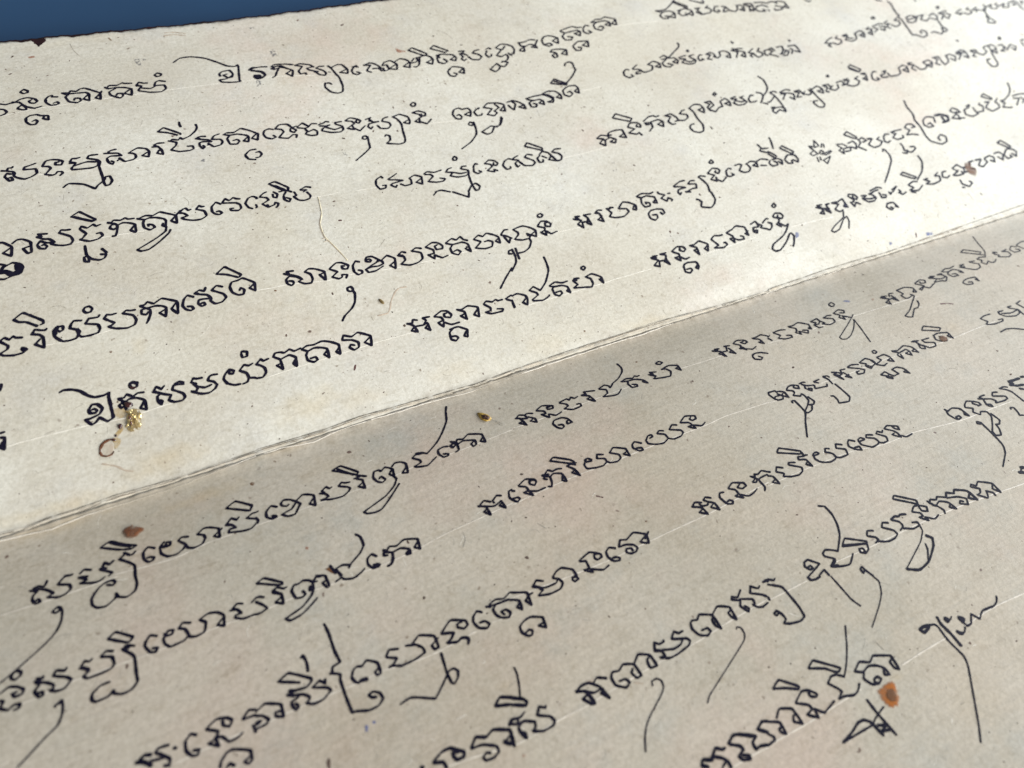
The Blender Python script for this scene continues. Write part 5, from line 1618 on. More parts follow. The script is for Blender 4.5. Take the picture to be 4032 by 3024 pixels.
5768,2849 5920,2853
U191
6128,3133 6272,3168 6345,3139
6123,3094 6212,3088 6088,2984
6140,3117 6282,3086 6356,3044 6290,2940 6242,3003
U192
6400,3101 6510,3104 6522,2995
6401,3087 6475,3058 6365,2976 6455,2970
6595,3058 6519,3022 6626,2972 6692,3011 6684,3079
U193
6733,3096 6729,2950 6742,2842 6756,2734 6692,2684 6609,2702 6578,2786 6602,2833 6683,2828
6736,3068 6884,3117 6943,3050 6902,2952 6824,3009 6934,3039
U194
6999,3106 7123,3106 7132,3023
7011,3090 7067,3051 6971,2977 7026,2952
7190,3065 7071,3009 7159,2964 7259,2996 7294,3069
U195
7300,3109 7414,3125 7441,3065 7361,3028 7475,3044
7479,3111 7575,3104 7456,3021 7567,2970 7682,2985 7761,3050 7712,3116 7816,3149
U196
7230,3289 7272,3294 7260,3263 7226,3262 7225,3282
U197
7476,3139 7582,3144
U198
7775,3382 7854,3417 7978,3282 7916,3239 7775,3382
7767,3342 7890,3239
U199
7899,3187 8007,3191
7921,3182 7989,3153 7924,3029 7865,3083 7961,3104
U200
3349,1897 3484,1946 3562,1946
3351,1886 3433,1864 3510,1832 3389,1823 3359,1791
3354,1782 3364,1737 3403,1769
U201
3482,1757 3598,1787 3661,1781 3694,1846 3577,1878 3639,1915 3704,1908
3466,1762 3540,1742
U202
3798,1948 3843,1957 3905,1930
3798,1948 3830,1874 3849,1783 3813,1667
3830,1662 3817,1538 3762,1470 3672,1422 3547,1467 3556,1496 3598,1547 3561,1609 3542,1594
U203
3969,1968 4093,2034 4173,2002 4180,1967 4132,1925 4093,1957 4120,1983
3969,1968 4053,1913 3960,1861 4027,1811 4061,1878
4056,1825 4106,1779 4215,1837
4373,1950 4336,1971 4269,1933 4236,1853 4282,1830 4353,1845 4331,1872
U204
4118,2149 4166,2177 4181,2144 4157,2117 4112,2124 4118,2149
U205
4464,1993 4539,1997 4577,1976 4476,1890 4536,1841 4620,1842 4677,1894 4663,1965
4645,1969 4750,1999 4834,1967 4807,1883 4739,1923 4829,1945
4834,1967 4940,1997 5047,1959
U206
4865,1891 4956,1868
U207
1718,1769 1792,1749 1759,1797 1823,1789
1723,1762 1813,1723 1737,1676 1783,1605 1809,1685 1893,1681
1797,1694 1878,1686 1913,1735 1884,1792 1983,1784
1913,1735 1910,1618 1864,1660 1914,1705
U208
2041,1778 2101,1761 2065,1791 2104,1814 2157,1800
2101,1761 2095,1624 2034,1671 2120,1716
U209
2231,1805 2284,1790 2287,1810 2333,1797
2236,1798 2266,1725 2209,1672 2286,1636 2404,1627 2506,1678 2500,1730 2392,1761
2392,1761 2501,1842 2584,1814 2654,1748 2621,1676 2580,1698 2626,1746
U210
2739,1878 2837,1903 2948,1873 3012,1886
2742,1867 2800,1841 2879,1850 2980,1802 2966,1702 2916,1726 2975,1762
2792,1843 2753,1761 2764,1687 2845,1685 2864,1731 2814,1755 2806,1726
U211
2811,1613 2749,1569 2739,1492 2788,1452 2843,1482 2853,1530 2793,1537
2811,1613 2903,1611 2979,1586 2979,1525 2932,1508 2929,1549
U212
3076,1869 3068,1840 3146,1797 3065,1757 3118,1691 3167,1740 3207,1697 3182,1673
U213
3197,1804 3235,1804
U214
5337,2332 5321,2265 5264,2125
U215
5145,2096 5202,2024 5227,1983 5178,1961 5117,2057
5111,1943 5208,1942 5261,1894 5220,1824 5191,1889
5059,2257 5084,2169 5188,2156
5026,2148 5091,2179
5019,2138 5131,2076
U216
5076,1940 5023,1896 5043,1834 5140,1833 5156,1886 5117,1907
U217
5375,2110 5439,2137 5558,1996 5509,1961 5375,2110
5353,1929 5419,1960 5532,1932 5537,1849 5500,1800 5445,1860
5402,1952 5314,1893 5327,1820 5402,1802 5419,1855
U218
8238,3169 8182,3182 8099,3129 8043,3031 8090,2993 8176,3002 8146,3044
U219
8340,3133 8438,3154 8355,3088 8268,3079 8250,3027 8384,3012
U220
8431,3100 8439,3014 8595,3008 8692,3043 8740,3146
8729,3149 8862,3192 8933,3148 8863,3021 8790,3093 8923,3121
U221
8998,3206 9101,3213
U222
8988,3179 9104,3154 8994,3092 9045,3024
9106,3125 9159,3028 9286,3030 9363,3100 9336,3163
9324,3166 9475,3193 9526,3124 9426,3029 9364,3085 9480,3104
U223
9616,3222 9760,3223 9742,3109
9640,3218 9691,3163 9576,3084 9650,3040
9742,3109 9747,3020 9888,3079 9943,3201
9918,3206 10052,3224 10129,3149 10047,3062 9983,3134
U224
10201,3225 10363,3269 10453,3237
10263,3228 10441,3193 10395,3067 10317,3127
U225
10202,3194 10315,3187 10145,3072
U226
10568,3215 10710,3219 10686,3132
10568,3200 10647,3155 10520,3088 10585,3061
10686,3132 10778,3069 10934,3132 10933,3225 11039,3268
11065,3263 11079,3183 11001,3043 10928,2831 10853,2771 10737,2779 10719,2886 10769,2951 10846,2951
11052,3250 11200,3271 11227,3188 11134,3050 11053,3126 11187,3148
U227
11322,3218 11445,3228 11404,3126 11268,3087 11377,3068
U228
11459,3179 11458,3085 11639,3195 11736,3132 11638,3039 11597,3124
U229
10483,3503 10526,3501 10501,3475
U230
11531,3405 11587,3411 11544,3354 11494,3363 11531,3405
U231
11994,3248 12115,3261
U232
11978,3203 11939,3098
U233
2398,926 2473,903 2430,935 2500,933
2401,915 2476,864 2380,808 2444,770 2481,844 2573,835
2573,835 2618,908 2547,938 2638,940
2580,861 2591,763 2540,826 2598,846
U234
2724,934 2833,979 2910,956 2928,912 2884,886 2841,918 2861,951
2728,927 2795,874 2789,837 2714,831 2764,768 2784,829 2840,774 2909,782
U235
3013,945 3086,943 3180,974 3271,898 3214,797 3188,844 3247,875
3026,935 3090,892 3065,783 3033,861 3087,874
U236
2779,706 2751,677 2729,599 2779,565 2834,595 2827,625 2764,626
2779,706 2840,716 2952,692 2954,625 2920,587 2900,612 2936,640
U237
3362,950 3435,989 3508,971 3565,971
3363,946 3392,882 3409,837 3327,812 3458,783 3534,810 3532,850 3503,849
U238
3630,982 3724,1005 3746,1009 3837,1044 3948,991 3923,855 3892,895 3962,925
3639,979 3693,903 3660,812 3630,881 3681,886
3684,875 3739,829 3823,824 3838,860 3803,880
U239
4060,1010 4157,1034 4166,990 4152,942 4066,947 4032,885 4070,853 4099,896 4052,899
4166,990 4214,945 4173,915 4264,868
4332,963 4376,940 4347,886 4291,850 4258,860
U240
4247,977 4332,1025 4376,1023
U241
4462,1030 4534,1073 4611,1052 4628,1004 4579,966 4524,1002 4558,1035
4467,1023 4537,978 4505,934 4440,901 4482,847 4494,906 4548,839 4616,861
4616,861 4520,774 4408,704 4190,626 4123,566 4142,517 4230,515 4397,606 4519,702 4557,712 4568,658 4494,557 4445,511
U242
4581,1209 4627,1229 4634,1188 4590,1164 4570,1185 4581,1209
U243
8123,5055 8162,5002 8231,5021
U244
9616,4804 9723,4759
U245
10489,4664 10494,4636
U246
7743,3985 7913,4069 7990,4084
7765,3981 7876,3958 7769,3920 7815,3881
U247
7909,3966 7968,3909 8077,3931 8118,3998 8036,4059 8123,4102
U248
8214,4084 8337,4104
8226,4066 8328,4060 8208,3979 8323,3925 8446,3960 8498,4056 8497,4087
8285,4008 8399,3985
8508,4085 8656,4132 8705,4060 8639,3966 8568,4027 8694,4047
U249
8818,4146 8910,4175
8818,4131 8924,4125 8846,3985 8786,4044 8879,4072
U250
8993,4174 9194,4214 9255,4186
U251
8994,4143 9066,4097 8927,4031
U252
9136,4146 9256,4123 9174,4029 9114,4088
U253
9143,4383 9215,4402 9227,4367 9168,4346 9140,4374
U254
9303,4209 9424,4250
U255
9303,4177 9413,4172 9292,4116 9341,4059
U256
9425,4138 9499,4076 9621,4117 9670,4204 9584,4236 9683,4283
U257
9846,4733 9860,4647 9808,4490 9770,4365 9808,4342 9720,4293 9757,4237 9720,4066 9660,3807 9721,3811
9721,3811 9839,3719 9968,3748 10018,3833 9963,3885 9893,3857 9893,3809
U258
9870,4200 9908,4258 10036,4285 10125,4236 10060,4149 9932,4107 9832,4142 9895,4195 10022,4205
10022,4205 10177,4244 10008,4110
10202,4239 10333,4250 10175,4145 10277,4094 10435,4166
U259
10436,4199 10583,4258 10620,4168 10537,4081 10434,4133
U260
10702,4221 10866,4262 10961,4264
10729,4217 10836,4199 10643,4063
10877,4209 10970,4160 10830,4065 10779,4141
U261
10832,4404 10887,4413 10857,4366 10802,4357 10826,4398
U262
10536,4048 10507,3938 10492,3859
10106,3785 10208,3798 10309,3715 10425,3790 10440,3852 10531,3852 10524,3788 10438,3756 10413,3792
U263
11121,4169 11277,4230 11363,4251
11134,4150 11286,4143 11173,4110
U264
11329,4153 11395,4091 11524,4123 11556,4187 11474,4234 11576,4270
U265
11614,4195 11774,4240
11627,4176 11741,4175 11651,4120
U266
11769,4171 11881,4119 11988,4190 12024,4289
11915,4183 11863,4070 11825,3938 11874,3811 11815,3770 11660,3811 11750,3882 11785,3979
U267
12033,4218 12227,4259 12103,4172 12232,4135 12370,4202 12315,4245 12407,4284
U268
12399,4197 12582,4240 12439,4138 12603,4131 12701,4240 12838,4254 12846,4164 12740,4163
U269
12887,4300 12941,4220 12899,4085 12913,3995
U270
13061,4202 13160,4222
13080,4252 13010,4139
U271
w0.8|5957,1983 6042,2107 6059,1995 5957,1983
w0.8|5876,2027 5944,2011 5882,1989
w0.8|5915,1958 5880,2002 5909,1936 5805,1890 5830,1848 5930,1859 5909,1936
U272
w0.8|6075,1956 6140,2024
U273
w0.8|6124,1944 6162,2007
U274
w0.8|6026,1908 6059,1876 6000,1831 5967,1862 6026,1908
w0.8|6028,1836 6202,1866 6179,1836 6051,1807 6028,1836
U275
w0.8|6014,1745 5942,1727 5963,1652 6113,1768 6014,1745
U276
w0.8|5874,1802 5842,1716
U277
w0.8|5930,1800 5903,1736
U278
w0.8|6372,1946 6481,1933 6528,1873
w0.8|6376,1921 6423,1862 6341,1833 6382,1752 6435,1847
6455,1842 6581,1849 6541,1786 6434,1787
6590,1920 6705,1942 6724,1876 6667,1793 6601,1844
U279
6644,2091 6737,2131 6836,1998 6790,1971 6644,2091
6834,1937 6920,1966 6960,1895 6872,1879
6821,1964 6831,1888 6722,1816 6790,1751 6814,1722
U280
6996,1924 7077,1918
6998,1911 7089,1903 6941,1814 7000,1739 7139,1755 7232,1820 7164,1873 7241,1905
U281
7465,1916 7391,1933 7316,1875 7275,1798 7329,1773 7398,1794
U282
7524,1940 7637,1952 7762,1949
7536,1925 7602,1897 7485,1836 7543,1785 7677,1792 7703,1836
U283
7532,1701 7529,1639 7497,1560 7596,1499 7726,1543 7731,1592 7647,1599
7430,1527 7494,1499 7559,1558
U284
7855,1966 7954,2020 8041,2000 8069,1942 7985,1936
7855,1966 7915,1901 7787,1829 7904,1815 8003,1779
U285
8286,2478 8236,2344 8233,2188 8173,2060 8169,1906 8124,1738 8126,1611
8162,2062 8179,2007
8126,1611 8285,1510 8432,1538 8488,1627 8418,1682 8325,1640 8321,1578
U286
7084,1633 7129,1672 7153,1642 7155,1543 7098,1435 6874,1250 6671,1100
U287
8349,1929 8422,1951 8430,1872 8323,1871 8273,1934 8327,2025 8451,2074 8576,2033 8522,1928
U288
w1.6|8627,2060 8759,2056 8865,1993 8818,1912 8667,1895
w1.4|8743,2008 8731,1906
U289
9001,2080 9097,2125 9181,2066 9186,2011 9095,2032
9001,2080 9087,1994 8926,1939 9065,1881 9100,1978
9062,1908 9176,1881
U290
9405,2095 9506,2113 9430,2062 9308,2037 9260,1941 9368,1877 9536,1904
U291
9524,2041 9510,1937 9671,1927 9755,2029 9694,2070 9749,2098
U292
9855,2088 9961,2078 9782,1982 9859,1884 10067,1918 10109,1990 10081,2051 10196,2108
U293
9892,2217 9990,2259 10087,2132 10041,2115 9892,2217
U294
10224,2047 10308,2042 10509,2123 10651,2234 10731,2374
10214,2022 10276,1980 10150,1912 10283,1868 10343,1868
U295
10560,2084 10720,2092 10863,2075
U296
10539,2033 10662,2006 10474,1880
U297
10711,2023 10743,1960 10643,1898
U298
5220,989 5301,967 5262,1015 5345,1010
5240,973 5341,935 5214,883 5278,855 5298,936 5420,924
5323,940 5402,929 5408,993 5477,996
5408,993 5390,845 5338,903 5406,906
U299
5520,995 5626,989 5737,1015 5726,863 5669,889 5724,929
5516,990 5615,947 5496,881 5540,826 5616,838
w0.8|5602,820 5523,722 5301,636 5183,574 5214,539 5331,564 5495,687 5592,725 5571,645 5481,533
U300
5867,1036 5909,1059 5986,1027 6002,978 5962,943 5919,988 5952,1014
5863,1030 5915,956 5885,919 5831,923 5844,842 5915,900 5967,853
U301
6427,957 6404,861 6479,852 6511,889 6453,905
U302
6411,746 6523,739 6546,643 6506,665
6411,746 6354,694 6401,626 6453,646 6421,676
U303
6759,871 6804,825 6896,847
U304
6986,824 7058,794"""
NIB = math.radians(25)
cur = None; g = None; count = 0
def flush():
    global g
    if g is not None and g.n: tag(g.build('inked_letter', M_INK, page_u if cur[0] == 'U' else page_d))
for line in TEXT.strip().split('\n'):
    if line[0] in 'UD': flush(); cur = line; g = Geo(); continue
    w = 1.
    if '|' in line: a, line = line.split('|'); w = float(a[1:])
    v = [int(t) for t in line.replace(',', ' ').split()]
    P = np.array(v, float).reshape(-1, 2)/50.
    count += 1
    w *= 1.28+.0026*max(0, P[:, 0].mean()) if cur[0] == 'U' else 1.08
    ribbon(g, P, 0.43*w, cur[0], e0=.035+.0009*(count % 17), dome=.02, nib=NIB, step=.16)
flush(); 

# ---------------------------------------------------------------- bark specks and hair-thin fibres in the paper
def scatter(side, nspeck, nfib):
    p = page_u if side == 'U' else page_d; gs, gf, gp = Geo(), Geo(), Geo()
    for _ in range(nspeck):
        x = random.uniform(-105, 265); s = random.uniform(1.5, 122) if side == 'U' else -random.uniform(1.5, 108)
        r = .05+.13*random.random()**3+(.22 if random.random() < .02 else 0); k = random.randint(5, 7); ph = random.random()*6; el = random.uniform(1, 2.2)
        rot = random.random()*3.14
        pts = [(0, 0)]+[(r*el*math.cos(ph+6.283*i/k)*random.uniform(.6, 1.1), r*math.sin(ph+6.283*i/k)*random.uniform(.6, 1.1)) for i in range(k)]
        q = np.array([(a*math.cos(rot)-b*math.sin(rot), a*math.sin(rot)+b*math.cos(rot)) for a, b in pts])
        gs.add(surf(x+q[:, 0], s+q[:, 1], np.r_[.03, np.full(k, .012)], side), [(0, i, i % k+1) for i in range(1, k+1)])
    for _ in range(nfib):
        x = random.uniform(-105, 265); s = random.uniform(2, 121) if side == 'U' else -random.uniform(2, 106)
        a = random.gauss(.1, .7); L_ = random.uniform(.5, 2.2)*(1.8 if random.random() < .12 else 1); b = a+random.gauss(0, .6)
        q = [(x, s), (x+L_/2*math.cos(a), s+L_/2*math.sin(a)), (x+L_/2*(math.cos(a)+math.cos(b)), s+L_/2*(math.sin(a)+math.sin(b)))]
        ribbon(gf if random.random() < .72 else gp, q, random.uniform(.04, .09), side, e0=.006, dome=.01, step=.4, jitter=.2, taper=(.2, .2))
    tag(gs.build('bark_specks', M_SPECK, p), kind='stuff')
    tag(gf.build('bark_fibres', M_FIBRE, p), kind='stuff')
    tag(gp.build('pale_fibres', M_GROOVE, p), kind='stuff')
scatter('U', 2600, 800); scatter('D', 1300, 520)

# ---------------------------------------------------------------- things stuck to or lying on the paper
def blob(name, outline, m, side, height, e0=.04, crumple=0., parent=None, rings=7, seed=1, rough_edge=.0, step=.25):
    P = spline(list(outline)+[outline[0]], step)[:-1]; c = P.mean(0); n = len(P); r = np.random.default_rng(seed)
    P = c+(P-c)*(1+rough_edge*(r.random((n, 1))-.5))
    V = []; core = []
    for k in range(rings):
        t = 1-k/rings; q = c+(P-c)*t; hh = height*math.sqrt(max(0, 1-t*t))
        z = hh+crumple*(r.random(n)-.5)*(1 if k else .2)
        V.append(surf(q[:, 0], q[:, 1], e0+z, side)); core += [min(1, (k+.25)/1.6) if k else .15]*n
    V.append(surf(c[:1], c[1:], e0+height, side)); core.append(1)
    F = [(k*n+i, k*n+(i+1) % n, (k+1)*n+(i+1) % n, (k+1)*n+i) for k in range(rings-1) for i in range(n)]
    F += [((rings-1)*n+i, (rings-1)*n+(i+1) % n, rings*n) for i in range(n)]
    return link(name, np.concatenate(V), F, m, parent, attrs={'core': core})
def root(name, label, cat, at):
    o = bpy.data.objects.new(name, None); COL.objects.link(o); return tag(o, label, cat)
t = root('gold_leaf_flake', 'crumpled glinting flake of gold leaf stuck beside a brown resin smear', 'gold leaf', None)
o = blob('leaf', [(-74.54, 16.83), (-73.63, 16.77), (-73.17, 16.99), (-72.29, 16.29), (-72.1, 15.32), (-72.47, 14.16), (-72.56, 13.17), (-73.19, 12.38), (-73.9, 12.38), (-74.9, 12.44), (-75.04, 13.18), (-75.25, 13.63), (-74.76, 14.47), (-74.73, 15.49), (-74.22, 15.95)], M_GOLD, 'U', 0.18, parent=t, crumple=0.9, seed=4, rough_edge=0.16, rings=6, step=0.55)
o = blob('resin_spot', [(-74.36, 15.35), (-73.86, 15.3), (-73.89, 14.67), (-74.33, 14.57)], M_RESIN, 'U', 0.2, parent=t, e0=0.45)
o = blob('resin_spot', [(-74.31, 14.18), (-73.91, 14.17), (-73.97, 13.42), (-74.37, 13.44)], M_RESIN, 'U', 0.2, parent=t, e0=0.45)
o = blob('glue_stain', [(-76.51, 18.05), (-74.83, 17.84), (-74.25, 16.73), (-74.9, 15.67), (-75.73, 15.59), (-76.61, 16.67)], M_YEL, 'U', 0.01, parent=t, e0=0.02)
t = root('resin_ring', 'dried ring of brown resin with a clear middle and a dark tail', 'resin drop', None)
o = blob('clear_film', [(-79.84, 11.3), (-79.06, 11.76), (-78.11, 11.53), (-77.92, 10.59), (-78.21, 9.22), (-79.0, 8.78), (-80.0, 9.15), (-80.17, 10.19)], M_CLEAR, 'U', 0.12, parent=t, e0=0.045, crumple=0.03)
g = Geo(); ribbon(g, [(-77.64, 11.86), (-78.72, 11.93), (-79.59, 11.58), (-80.21, 10.7), (-80.4, 9.78), (-80.19, 9.17)], 0.5, 'U', e0=0.05, dome=0.16, jitter=0.25); o = g.build('resin_rim', M_RESIN, t)
g = Geo(); ribbon(g, [(-80.19, 9.17), (-79.48, 8.83), (-78.68, 8.9), (-78.19, 9.33)], 0.28, 'U', e0=0.05, dome=0.1, jitter=0.25); o = g.build('resin_rim', M_RESIN, t)
g = Geo(); ribbon(g, [(-78.19, 9.33), (-77.56, 9.96), (-76.84, 10.94), (-76.47, 11.3)], 0.5, 'U', e0=0.03, dome=0.03, jitter=0.25); o = g.build('resin_rim', M_RUST, t)
o = blob('brown_smear', [(-78.13, 11.92), (-77.29, 12.11), (-76.44, 11.42), (-76.71, 10.65), (-77.51, 9.7), (-78.06, 9.91), (-77.87, 10.82)], M_YEL, 'U', 0.01, parent=t, e0=0.025)
o = blob('brown_smear', [(-77.47, 12.67), (-76.62, 13.37), (-75.61, 14.27), (-75.63, 13.26), (-76.16, 12.7), (-77.16, 11.81)], M_YEL, 'U', 0.01, parent=t, e0=0.028)
o = blob('dark_drop', [(-78.29, 12.1), (-77.57, 11.76), (-77.23, 11.46), (-77.66, 11.32), (-78.18, 11.68)], M_DRESIN, 'U', 0.2, parent=t, e0=0.06)
o = blob('dark_drop', [(-77.38, 12.64), (-77.02, 12.61), (-77.04, 12.14), (-77.38, 12.14)], M_DRESIN, 'U', 0.15, parent=t)
o = blob('resin_drop', [(-76.41, 14.51), (-75.77, 14.46), (-75.69, 13.92), (-76.11, 13.39), (-76.5, 13.71)], M_DRESIN, 'U', 0.35, parent=None); tag(o, 'small near-black resin drop between the gold flake and the resin ring', 'resin drop')
o = blob('resin_drop', [(-74.42, 18.74), (-73.63, 18.59), (-73.02, 18.11), (-73.12, 17.63), (-73.81, 17.35), (-74.26, 17.64), (-74.46, 18.1)], M_DRESIN, 'U', 0.3, parent=None, e0=0.07); tag(o, 'dark red-black resin drop over a letter just above the gold flake', 'resin drop')
o = blob('resin_drop', [(-75.22, 16.05), (-74.88, 15.93), (-74.93, 15.51), (-75.27, 15.63)], M_GREYI, 'U', 0.05, parent=None); tag(o, 'tiny grey blot at the left side of the gold flake', 'blot')
o = blob('resin_drop', [(-72.67, 21.94), (-72.27, 21.4), (-71.56, 21.29), (-71.85, 20.94), (-72.53, 21.17), (-72.79, 21.58)], M_DRESIN, 'U', 0.15, parent=None, e0=0.07); tag(o, 'dark red resin lodged in the small circle sign above the gold flake', 'resin drop')
o = blob('resin_drop', [(-79.91, -6.35), (-79.27, -5.86), (-78.52, -5.94), (-78.29, -5.71), (-78.01, -6.31), (-77.23, -6.8), (-76.54, -7.3), (-76.56, -7.97), (-77.24, -8.09), (-77.91, -8.69), (-78.94, -8.65), (-79.69, -8.07), (-80.07, -7.18)], M_RESINT, 'D', 0.3, parent=None, crumple=0.1, seed=8); tag(o, 'glossy brown resin drop on the lower page just below the fold', 'resin drop')
o = blob('amber_blot', [(24.18, -86.1), (25.44, -86.07), (26.33, -85.86), (27.81, -86.02), (28.07, -86.57), (27.54, -87.48), (27.09, -88.3), (25.94, -89.4), (24.79, -89.47), (23.81, -88.59), (23.73, -87.74), (23.98, -86.83)], M_AMBER, 'D', 0.05, parent=None, e0=0.04, crumple=0.02, rough_edge=0.22); tag(o, 'orange-brown blot with a dark middle near the lower right corner', 'blot')
o = blob('blot_core', [(25.81, -86.77), (27.04, -87.03), (26.72, -88.13), (26.03, -88.93), (24.95, -88.53), (24.79, -87.63)], M_BRST, 'D', 0.03, parent=o, e0=0.12)
o = blob('brown_blot', [(103.5, -29.0), (104.67, -29.25), (104.99, -30.45), (104.03, -31.12), (102.8, -30.92), (102.66, -29.93)], M_BRST, 'D', 0.15, parent=None, e0=0.05); tag(o, 'dark brown blot inside a letter on the lower page', 'blot')
o = blob('brown_blot', [(168.17, 21.55), (170.51, 21.47), (168.97, 19.61), (170.31, 18.78), (169.53, 17.0), (167.34, 15.5), (166.26, 16.85), (165.91, 18.4), (166.6, 20.21)], M_BRST, 'U', 0.05, parent=None, e0=0.05); tag(o, 'brown blot over a letter near the right edge of the upper page', 'blot')
o = blob('rust_mark', [(13.42, 104.09), (14.36, 103.06), (15.76, 102.31), (15.87, 101.72), (13.3, 102.05)], M_RUST, 'U', 0.03, parent=None); tag(o, 'small rust-red smear beside the first text line', 'smear')
o = blob('edge_chip', [(-72.85, 123.64), (-71.45, 123.69), (-69.7, 123.59), (-69.61, 122.62), (-70.51, 121.79), (-71.54, 120.94), (-72.22, 122.1)], M_LACQ, 'U', 0.05, parent=page_u, e0=0.03, rough_edge=0.25)
o = blob('edge_chip', [(-46.79, 123.8), (-45.65, 123.88), (-44.61, 123.56), (-45.8, 123.26)], M_LACQ, 'U', 0.05, parent=page_u, e0=0.03)
t = root('seed_husk', 'yellow and brown seed husk with a hair-thin stalk lying below the fold', 'husk', None)
o = blob('shell', [(-11.64, -6.88), (-10.88, -7.22), (-9.94, -8.29), (-9.56, -9.41), (-9.91, -9.85), (-10.96, -9.82), (-11.61, -9.01), (-11.8, -8.04)], M_HUSK, 'D', 0.5, parent=t)
o = blob('kernel', [(-11.38, -7.99), (-10.36, -8.34), (-9.93, -9.35), (-10.59, -9.89), (-11.42, -9.16)], M_HUSKD, 'D', 0.25, parent=t, e0=0.4, crumple=0.2)
g = Geo(); ribbon(g, [(-9.89, -9.79), (-9.41, -10.42), (-8.72, -11.17), (-8.14, -12.02)], 0.09, 'D', e0=0.15, dome=0.05); o = g.build('stalk', M_FIBRE, t)
o = blob('seed_husk', [(-20.41, 26.61), (-19.97, 26.37), (-19.54, 25.37), (-19.75, 24.95), (-20.25, 25.27), (-20.51, 25.99)], M_OLIVE, 'U', 0.35, parent=None); tag(o, 'small olive-brown husk on the upper page beside a faint brown trace', 'husk')
t = root('plant_fibre', 'long pale curved plant fibre pressed into the upper page', 'fibre', None)
g = Geo(); ribbon(g, [(-24.53, 53.05), (-25.91, 50.16), (-26.13, 47.9), (-26.06, 46.11), (-25.32, 44.32), (-24.31, 41.43), (-23.24, 38.72)], 0.13, 'U', e0=0.02, dome=0.02); o = g.build('strand_shadow', M_BROWNL, t)  # brown strip painted as the shadow beside the strand
g = Geo(); ribbon(g, [(-23.43, 58.14), (-23.86, 55.46), (-24.33, 53.0), (-25.58, 50.25), (-25.85, 48.0), (-25.78, 46.14), (-25.08, 44.25), (-24.06, 41.36), (-23.29, 38.57)], 0.22, 'U', e0=0.04, dome=0.1, jitter=0.2); o = g.build('strand', M_PALEF, t)
g = Geo(); ribbon(g, [(-26.54, 45.89), (-25.87, 45.88), (-25.85, 45.0), (-26.44, 44.99)], 0.25, 'U', e0=0.05, dome=0.1); o = g.build('frayed_end', M_PULP, t)
o = blob('paper_mark', [(89.25, -9.87), (90.91, -9.82), (91.4, -10.75), (90.63, -10.92)], M_BLUEI, 'D', 0.01, parent=page_d, e0=0.025)
o['label'] = 'pale blue smudge on the lower page between two words'
o = blob('paper_mark', [(92.74, 14.19), (93.47, 13.77), (92.69, 12.56), (91.36, 12.33), (91.94, 13.39)], M_BLUEI, 'U', 0.01, parent=page_u, e0=0.025)
o['label'] = 'small blue smudge beside a looped tail on the upper page'
o = blob('paper_mark', [(119.09, 3.32), (120.08, 2.85), (119.36, 2.24), (118.49, 2.28)], M_BLUEI, 'U', 0.01, parent=page_u, e0=0.025)
o['label'] = 'smallest faint blue dot just above the fold'
o = blob('paper_mark', [(133.31, 2.75), (135.81, 2.29), (135.28, 1.4), (132.84, 1.64)], M_BLUEI, 'U', 0.01, parent=page_u, e0=0.025)
o['label'] = 'pale blue rub mark above the fold near the right edge'
o = blob('paper_mark', [(114.22, 19.1), (114.92, 18.02), (114.37, 17.07), (113.3, 17.14)], M_BLUEI, 'U', 0.01, parent=page_u, e0=0.025)
o['label'] = 'blue overwritten stroke in a word near the fold'
o = blob('paper_mark', [(-53.47, -55.18), (-52.98, -55.32), (-53.32, -56.27), (-53.77, -56.24)], M_BLUEI, 'D', 0.01, parent=page_d, e0=0.025)
o['label'] = 'faint blue-grey smudge low on the lower page'
o = blob('paper_mark', [(-52.25, -55.11), (-51.75, -55.25), (-51.93, -55.73), (-52.32, -55.54)], M_BLUEI, 'D', 0.01, parent=page_d, e0=0.025)
o['label'] = 'small dark blue dot beside the faint smudge low on the lower page'
o = blob('paper_mark', [(-52.06, 112.29), (-50.68, 112.46), (-49.05, 111.92), (-49.45, 111.33), (-50.53, 111.32), (-50.6, 109.8), (-51.52, 109.85), (-51.78, 111.13)], M_GREYI, 'U', 0.01, parent=page_u, e0=0.025)
o['label'] = 'cluster of dark rub marks above the first text line'
o = blob('paper_mark', [(-18.98, 110.17), (-17.97, 109.5), (-17.78, 107.16), (-18.9, 106.46), (-19.64, 107.98)], M_GREYI, 'U', 0.01, parent=page_u, e0=0.025)
o['label'] = 'dark rub marks above the first word after the gap'
o = blob('paper_mark', [(-25.76, 99.33), (-24.51, 98.65), (-25.33, 96.86), (-26.35, 96.85)], M_GREYI, 'U', 0.01, parent=page_u, e0=0.025)
o['label'] = 'grey smear under the first text line'
o = blob('paper_mark', [(-45.17, 76.01), (-44.36, 75.64), (-44.72, 74.78), (-45.53, 75.16)], M_GREYI, 'U', 0.01, parent=page_u, e0=0.025)
o['label'] = 'grey smear under the second text line'
o = blob('paper_mark', [(54.33, 50.55), (55.23, 50.18), (54.8, 49.56), (54.03, 49.89)], M_GREYI, 'U', 0.01, parent=page_u, e0=0.025)
o['label'] = 'grey dot on the upper page between the third and fourth lines'
o = blob('paper_mark', [(53.06, 47.65), (54.51, 47.61), (54.01, 47.05), (52.87, 47.19)], M_GREYI, 'U', 0.01, parent=page_u, e0=0.025)
o['label'] = 'small dark dash below a grey dot on the upper page'
o = blob('paper_mark', [(-13.14, 70.95), (-12.32, 70.36), (-12.24, 69.34), (-13.06, 69.93)], M_GREYI, 'U', 0.01, parent=page_u, e0=0.025)
o['label'] = 'rub mark below the second text line'
o = blob('paper_mark', [(-50.86, -28.01), (-49.83, -27.99), (-49.04, -29.31), (-49.22, -29.83), (-49.89, -29.4), (-50.43, -28.56)], M_BRST, 'D', 0.01, parent=page_d, e0=0.025)
o['label'] = 'brown burr mark crossing a letter on the lower page'
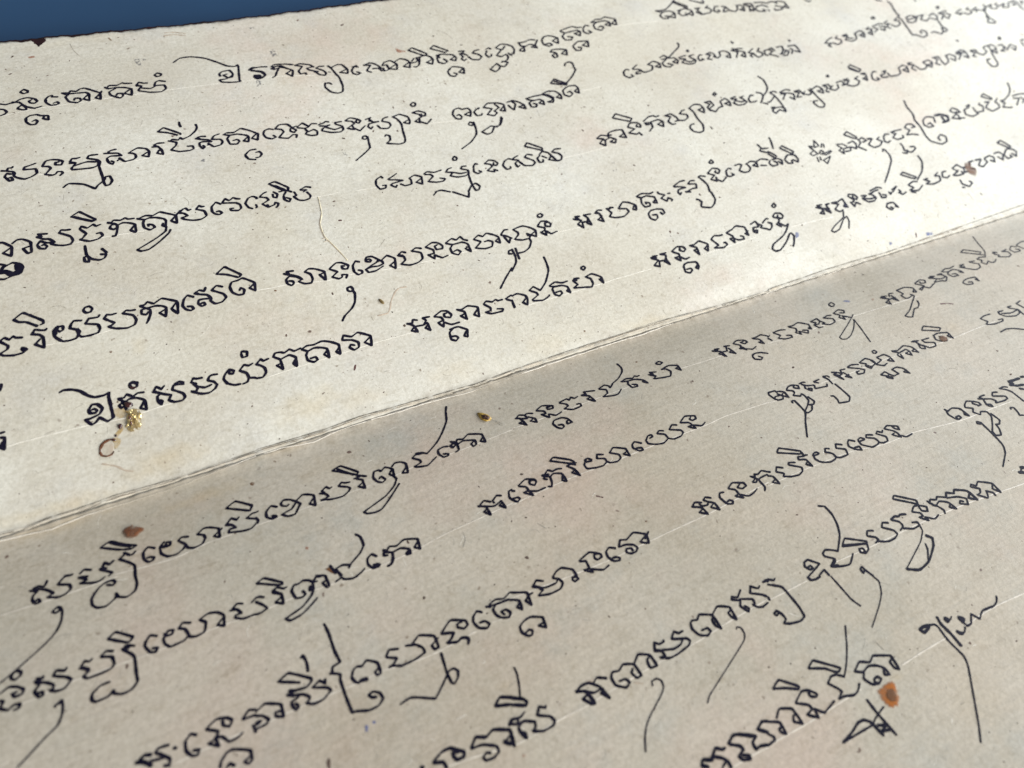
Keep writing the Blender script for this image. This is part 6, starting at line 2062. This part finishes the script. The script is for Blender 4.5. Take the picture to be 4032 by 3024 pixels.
o = blob('paper_mark', [(27.67, -7.24), (28.23, -7.35), (27.89, -7.75), (27.53, -7.59)], M_BRST, 'D', 0.01, parent=page_d, e0=0.025)
o['label'] = 'dark dot above a curved stroke just below the fold'
o = blob('paper_mark', [(20.84, 4.78), (21.32, 4.63), (21.07, 4.22), (20.67, 4.35)], M_BRST, 'U', 0.01, parent=page_u, e0=0.025)
o['label'] = 'round black dot on the upper page just above the fold'
o = blob('paper_mark', [(-57.65, -5.29), (-57.11, -5.25), (-56.83, -5.67), (-57.25, -6.21), (-57.69, -5.86)], M_BRST, 'D', 0.01, parent=page_d, e0=0.025)
o['label'] = 'brown speck just below the fold on the left'
o = blob('paper_mark', [(-74.43, 30.64), (-73.92, 30.55), (-74.07, 30.05), (-74.46, 30.18)], M_BRST, 'U', 0.01, parent=page_u, e0=0.025)
o['label'] = 'brown speck between the fourth and fifth lines at the left'
o = blob('paper_mark', [(-40.73, 35.41), (-40.19, 35.15), (-40.34, 34.82), (-40.77, 35.02)], M_BRST, 'U', 0.01, parent=page_u, e0=0.025)
o['label'] = 'brown speck under the fourth line'
o = blob('paper_mark', [(-74.56, 117.68), (-72.93, 117.79), (-72.99, 117.12), (-74.29, 117.08)], M_RUST, 'U', 0.01, parent=page_u, e0=0.025)
o['label'] = 'two pale rust specks near the far edge'
o = blob('paper_mark', [(-21.83, 119.19), (-20.46, 119.18), (-20.87, 118.3), (-21.69, 118.6)], M_GREYI, 'U', 0.01, parent=page_u, e0=0.025)
o['label'] = 'grey-brown speck near the far edge'
o = blob('paper_mark', [(-56.14, 121.51), (-55.63, 121.42), (-55.2, 120.22), (-55.61, 120.21)], M_BRST, 'U', 0.01, parent=page_u, e0=0.025)
o['label'] = 'dark flecks just inside the far edge'
o = blob('paper_mark', [(6.21, -42.97), (6.62, -43.15), (6.37, -43.45), (6.04, -43.3)], M_BRST, 'D', 0.01, parent=page_d, e0=0.025)
o['label'] = 'black dot in the middle of the lower page'
o = blob('paper_mark', [(-33.79, -69.18), (-33.39, -69.46), (-33.63, -69.71), (-33.93, -69.51)], M_RUST, 'D', 0.01, parent=page_d, e0=0.025)
o['label'] = 'red-brown dot at the bottom edge of the lower page'
o = blob('paper_mark', [(-52.49, -22.49), (-51.97, -22.81), (-52.22, -23.29), (-52.61, -23.07)], M_RUST, 'D', 0.01, parent=page_d, e0=0.025)
o['label'] = 'rust dot on the left of the lower page'
o = blob('paper_mark', [(97.42, -12.09), (98.01, -12.32), (97.4, -12.8), (96.99, -12.63)], M_RUST, 'D', 0.01, parent=page_d, e0=0.025)
o['label'] = 'rust dot beside a word on the lower page'
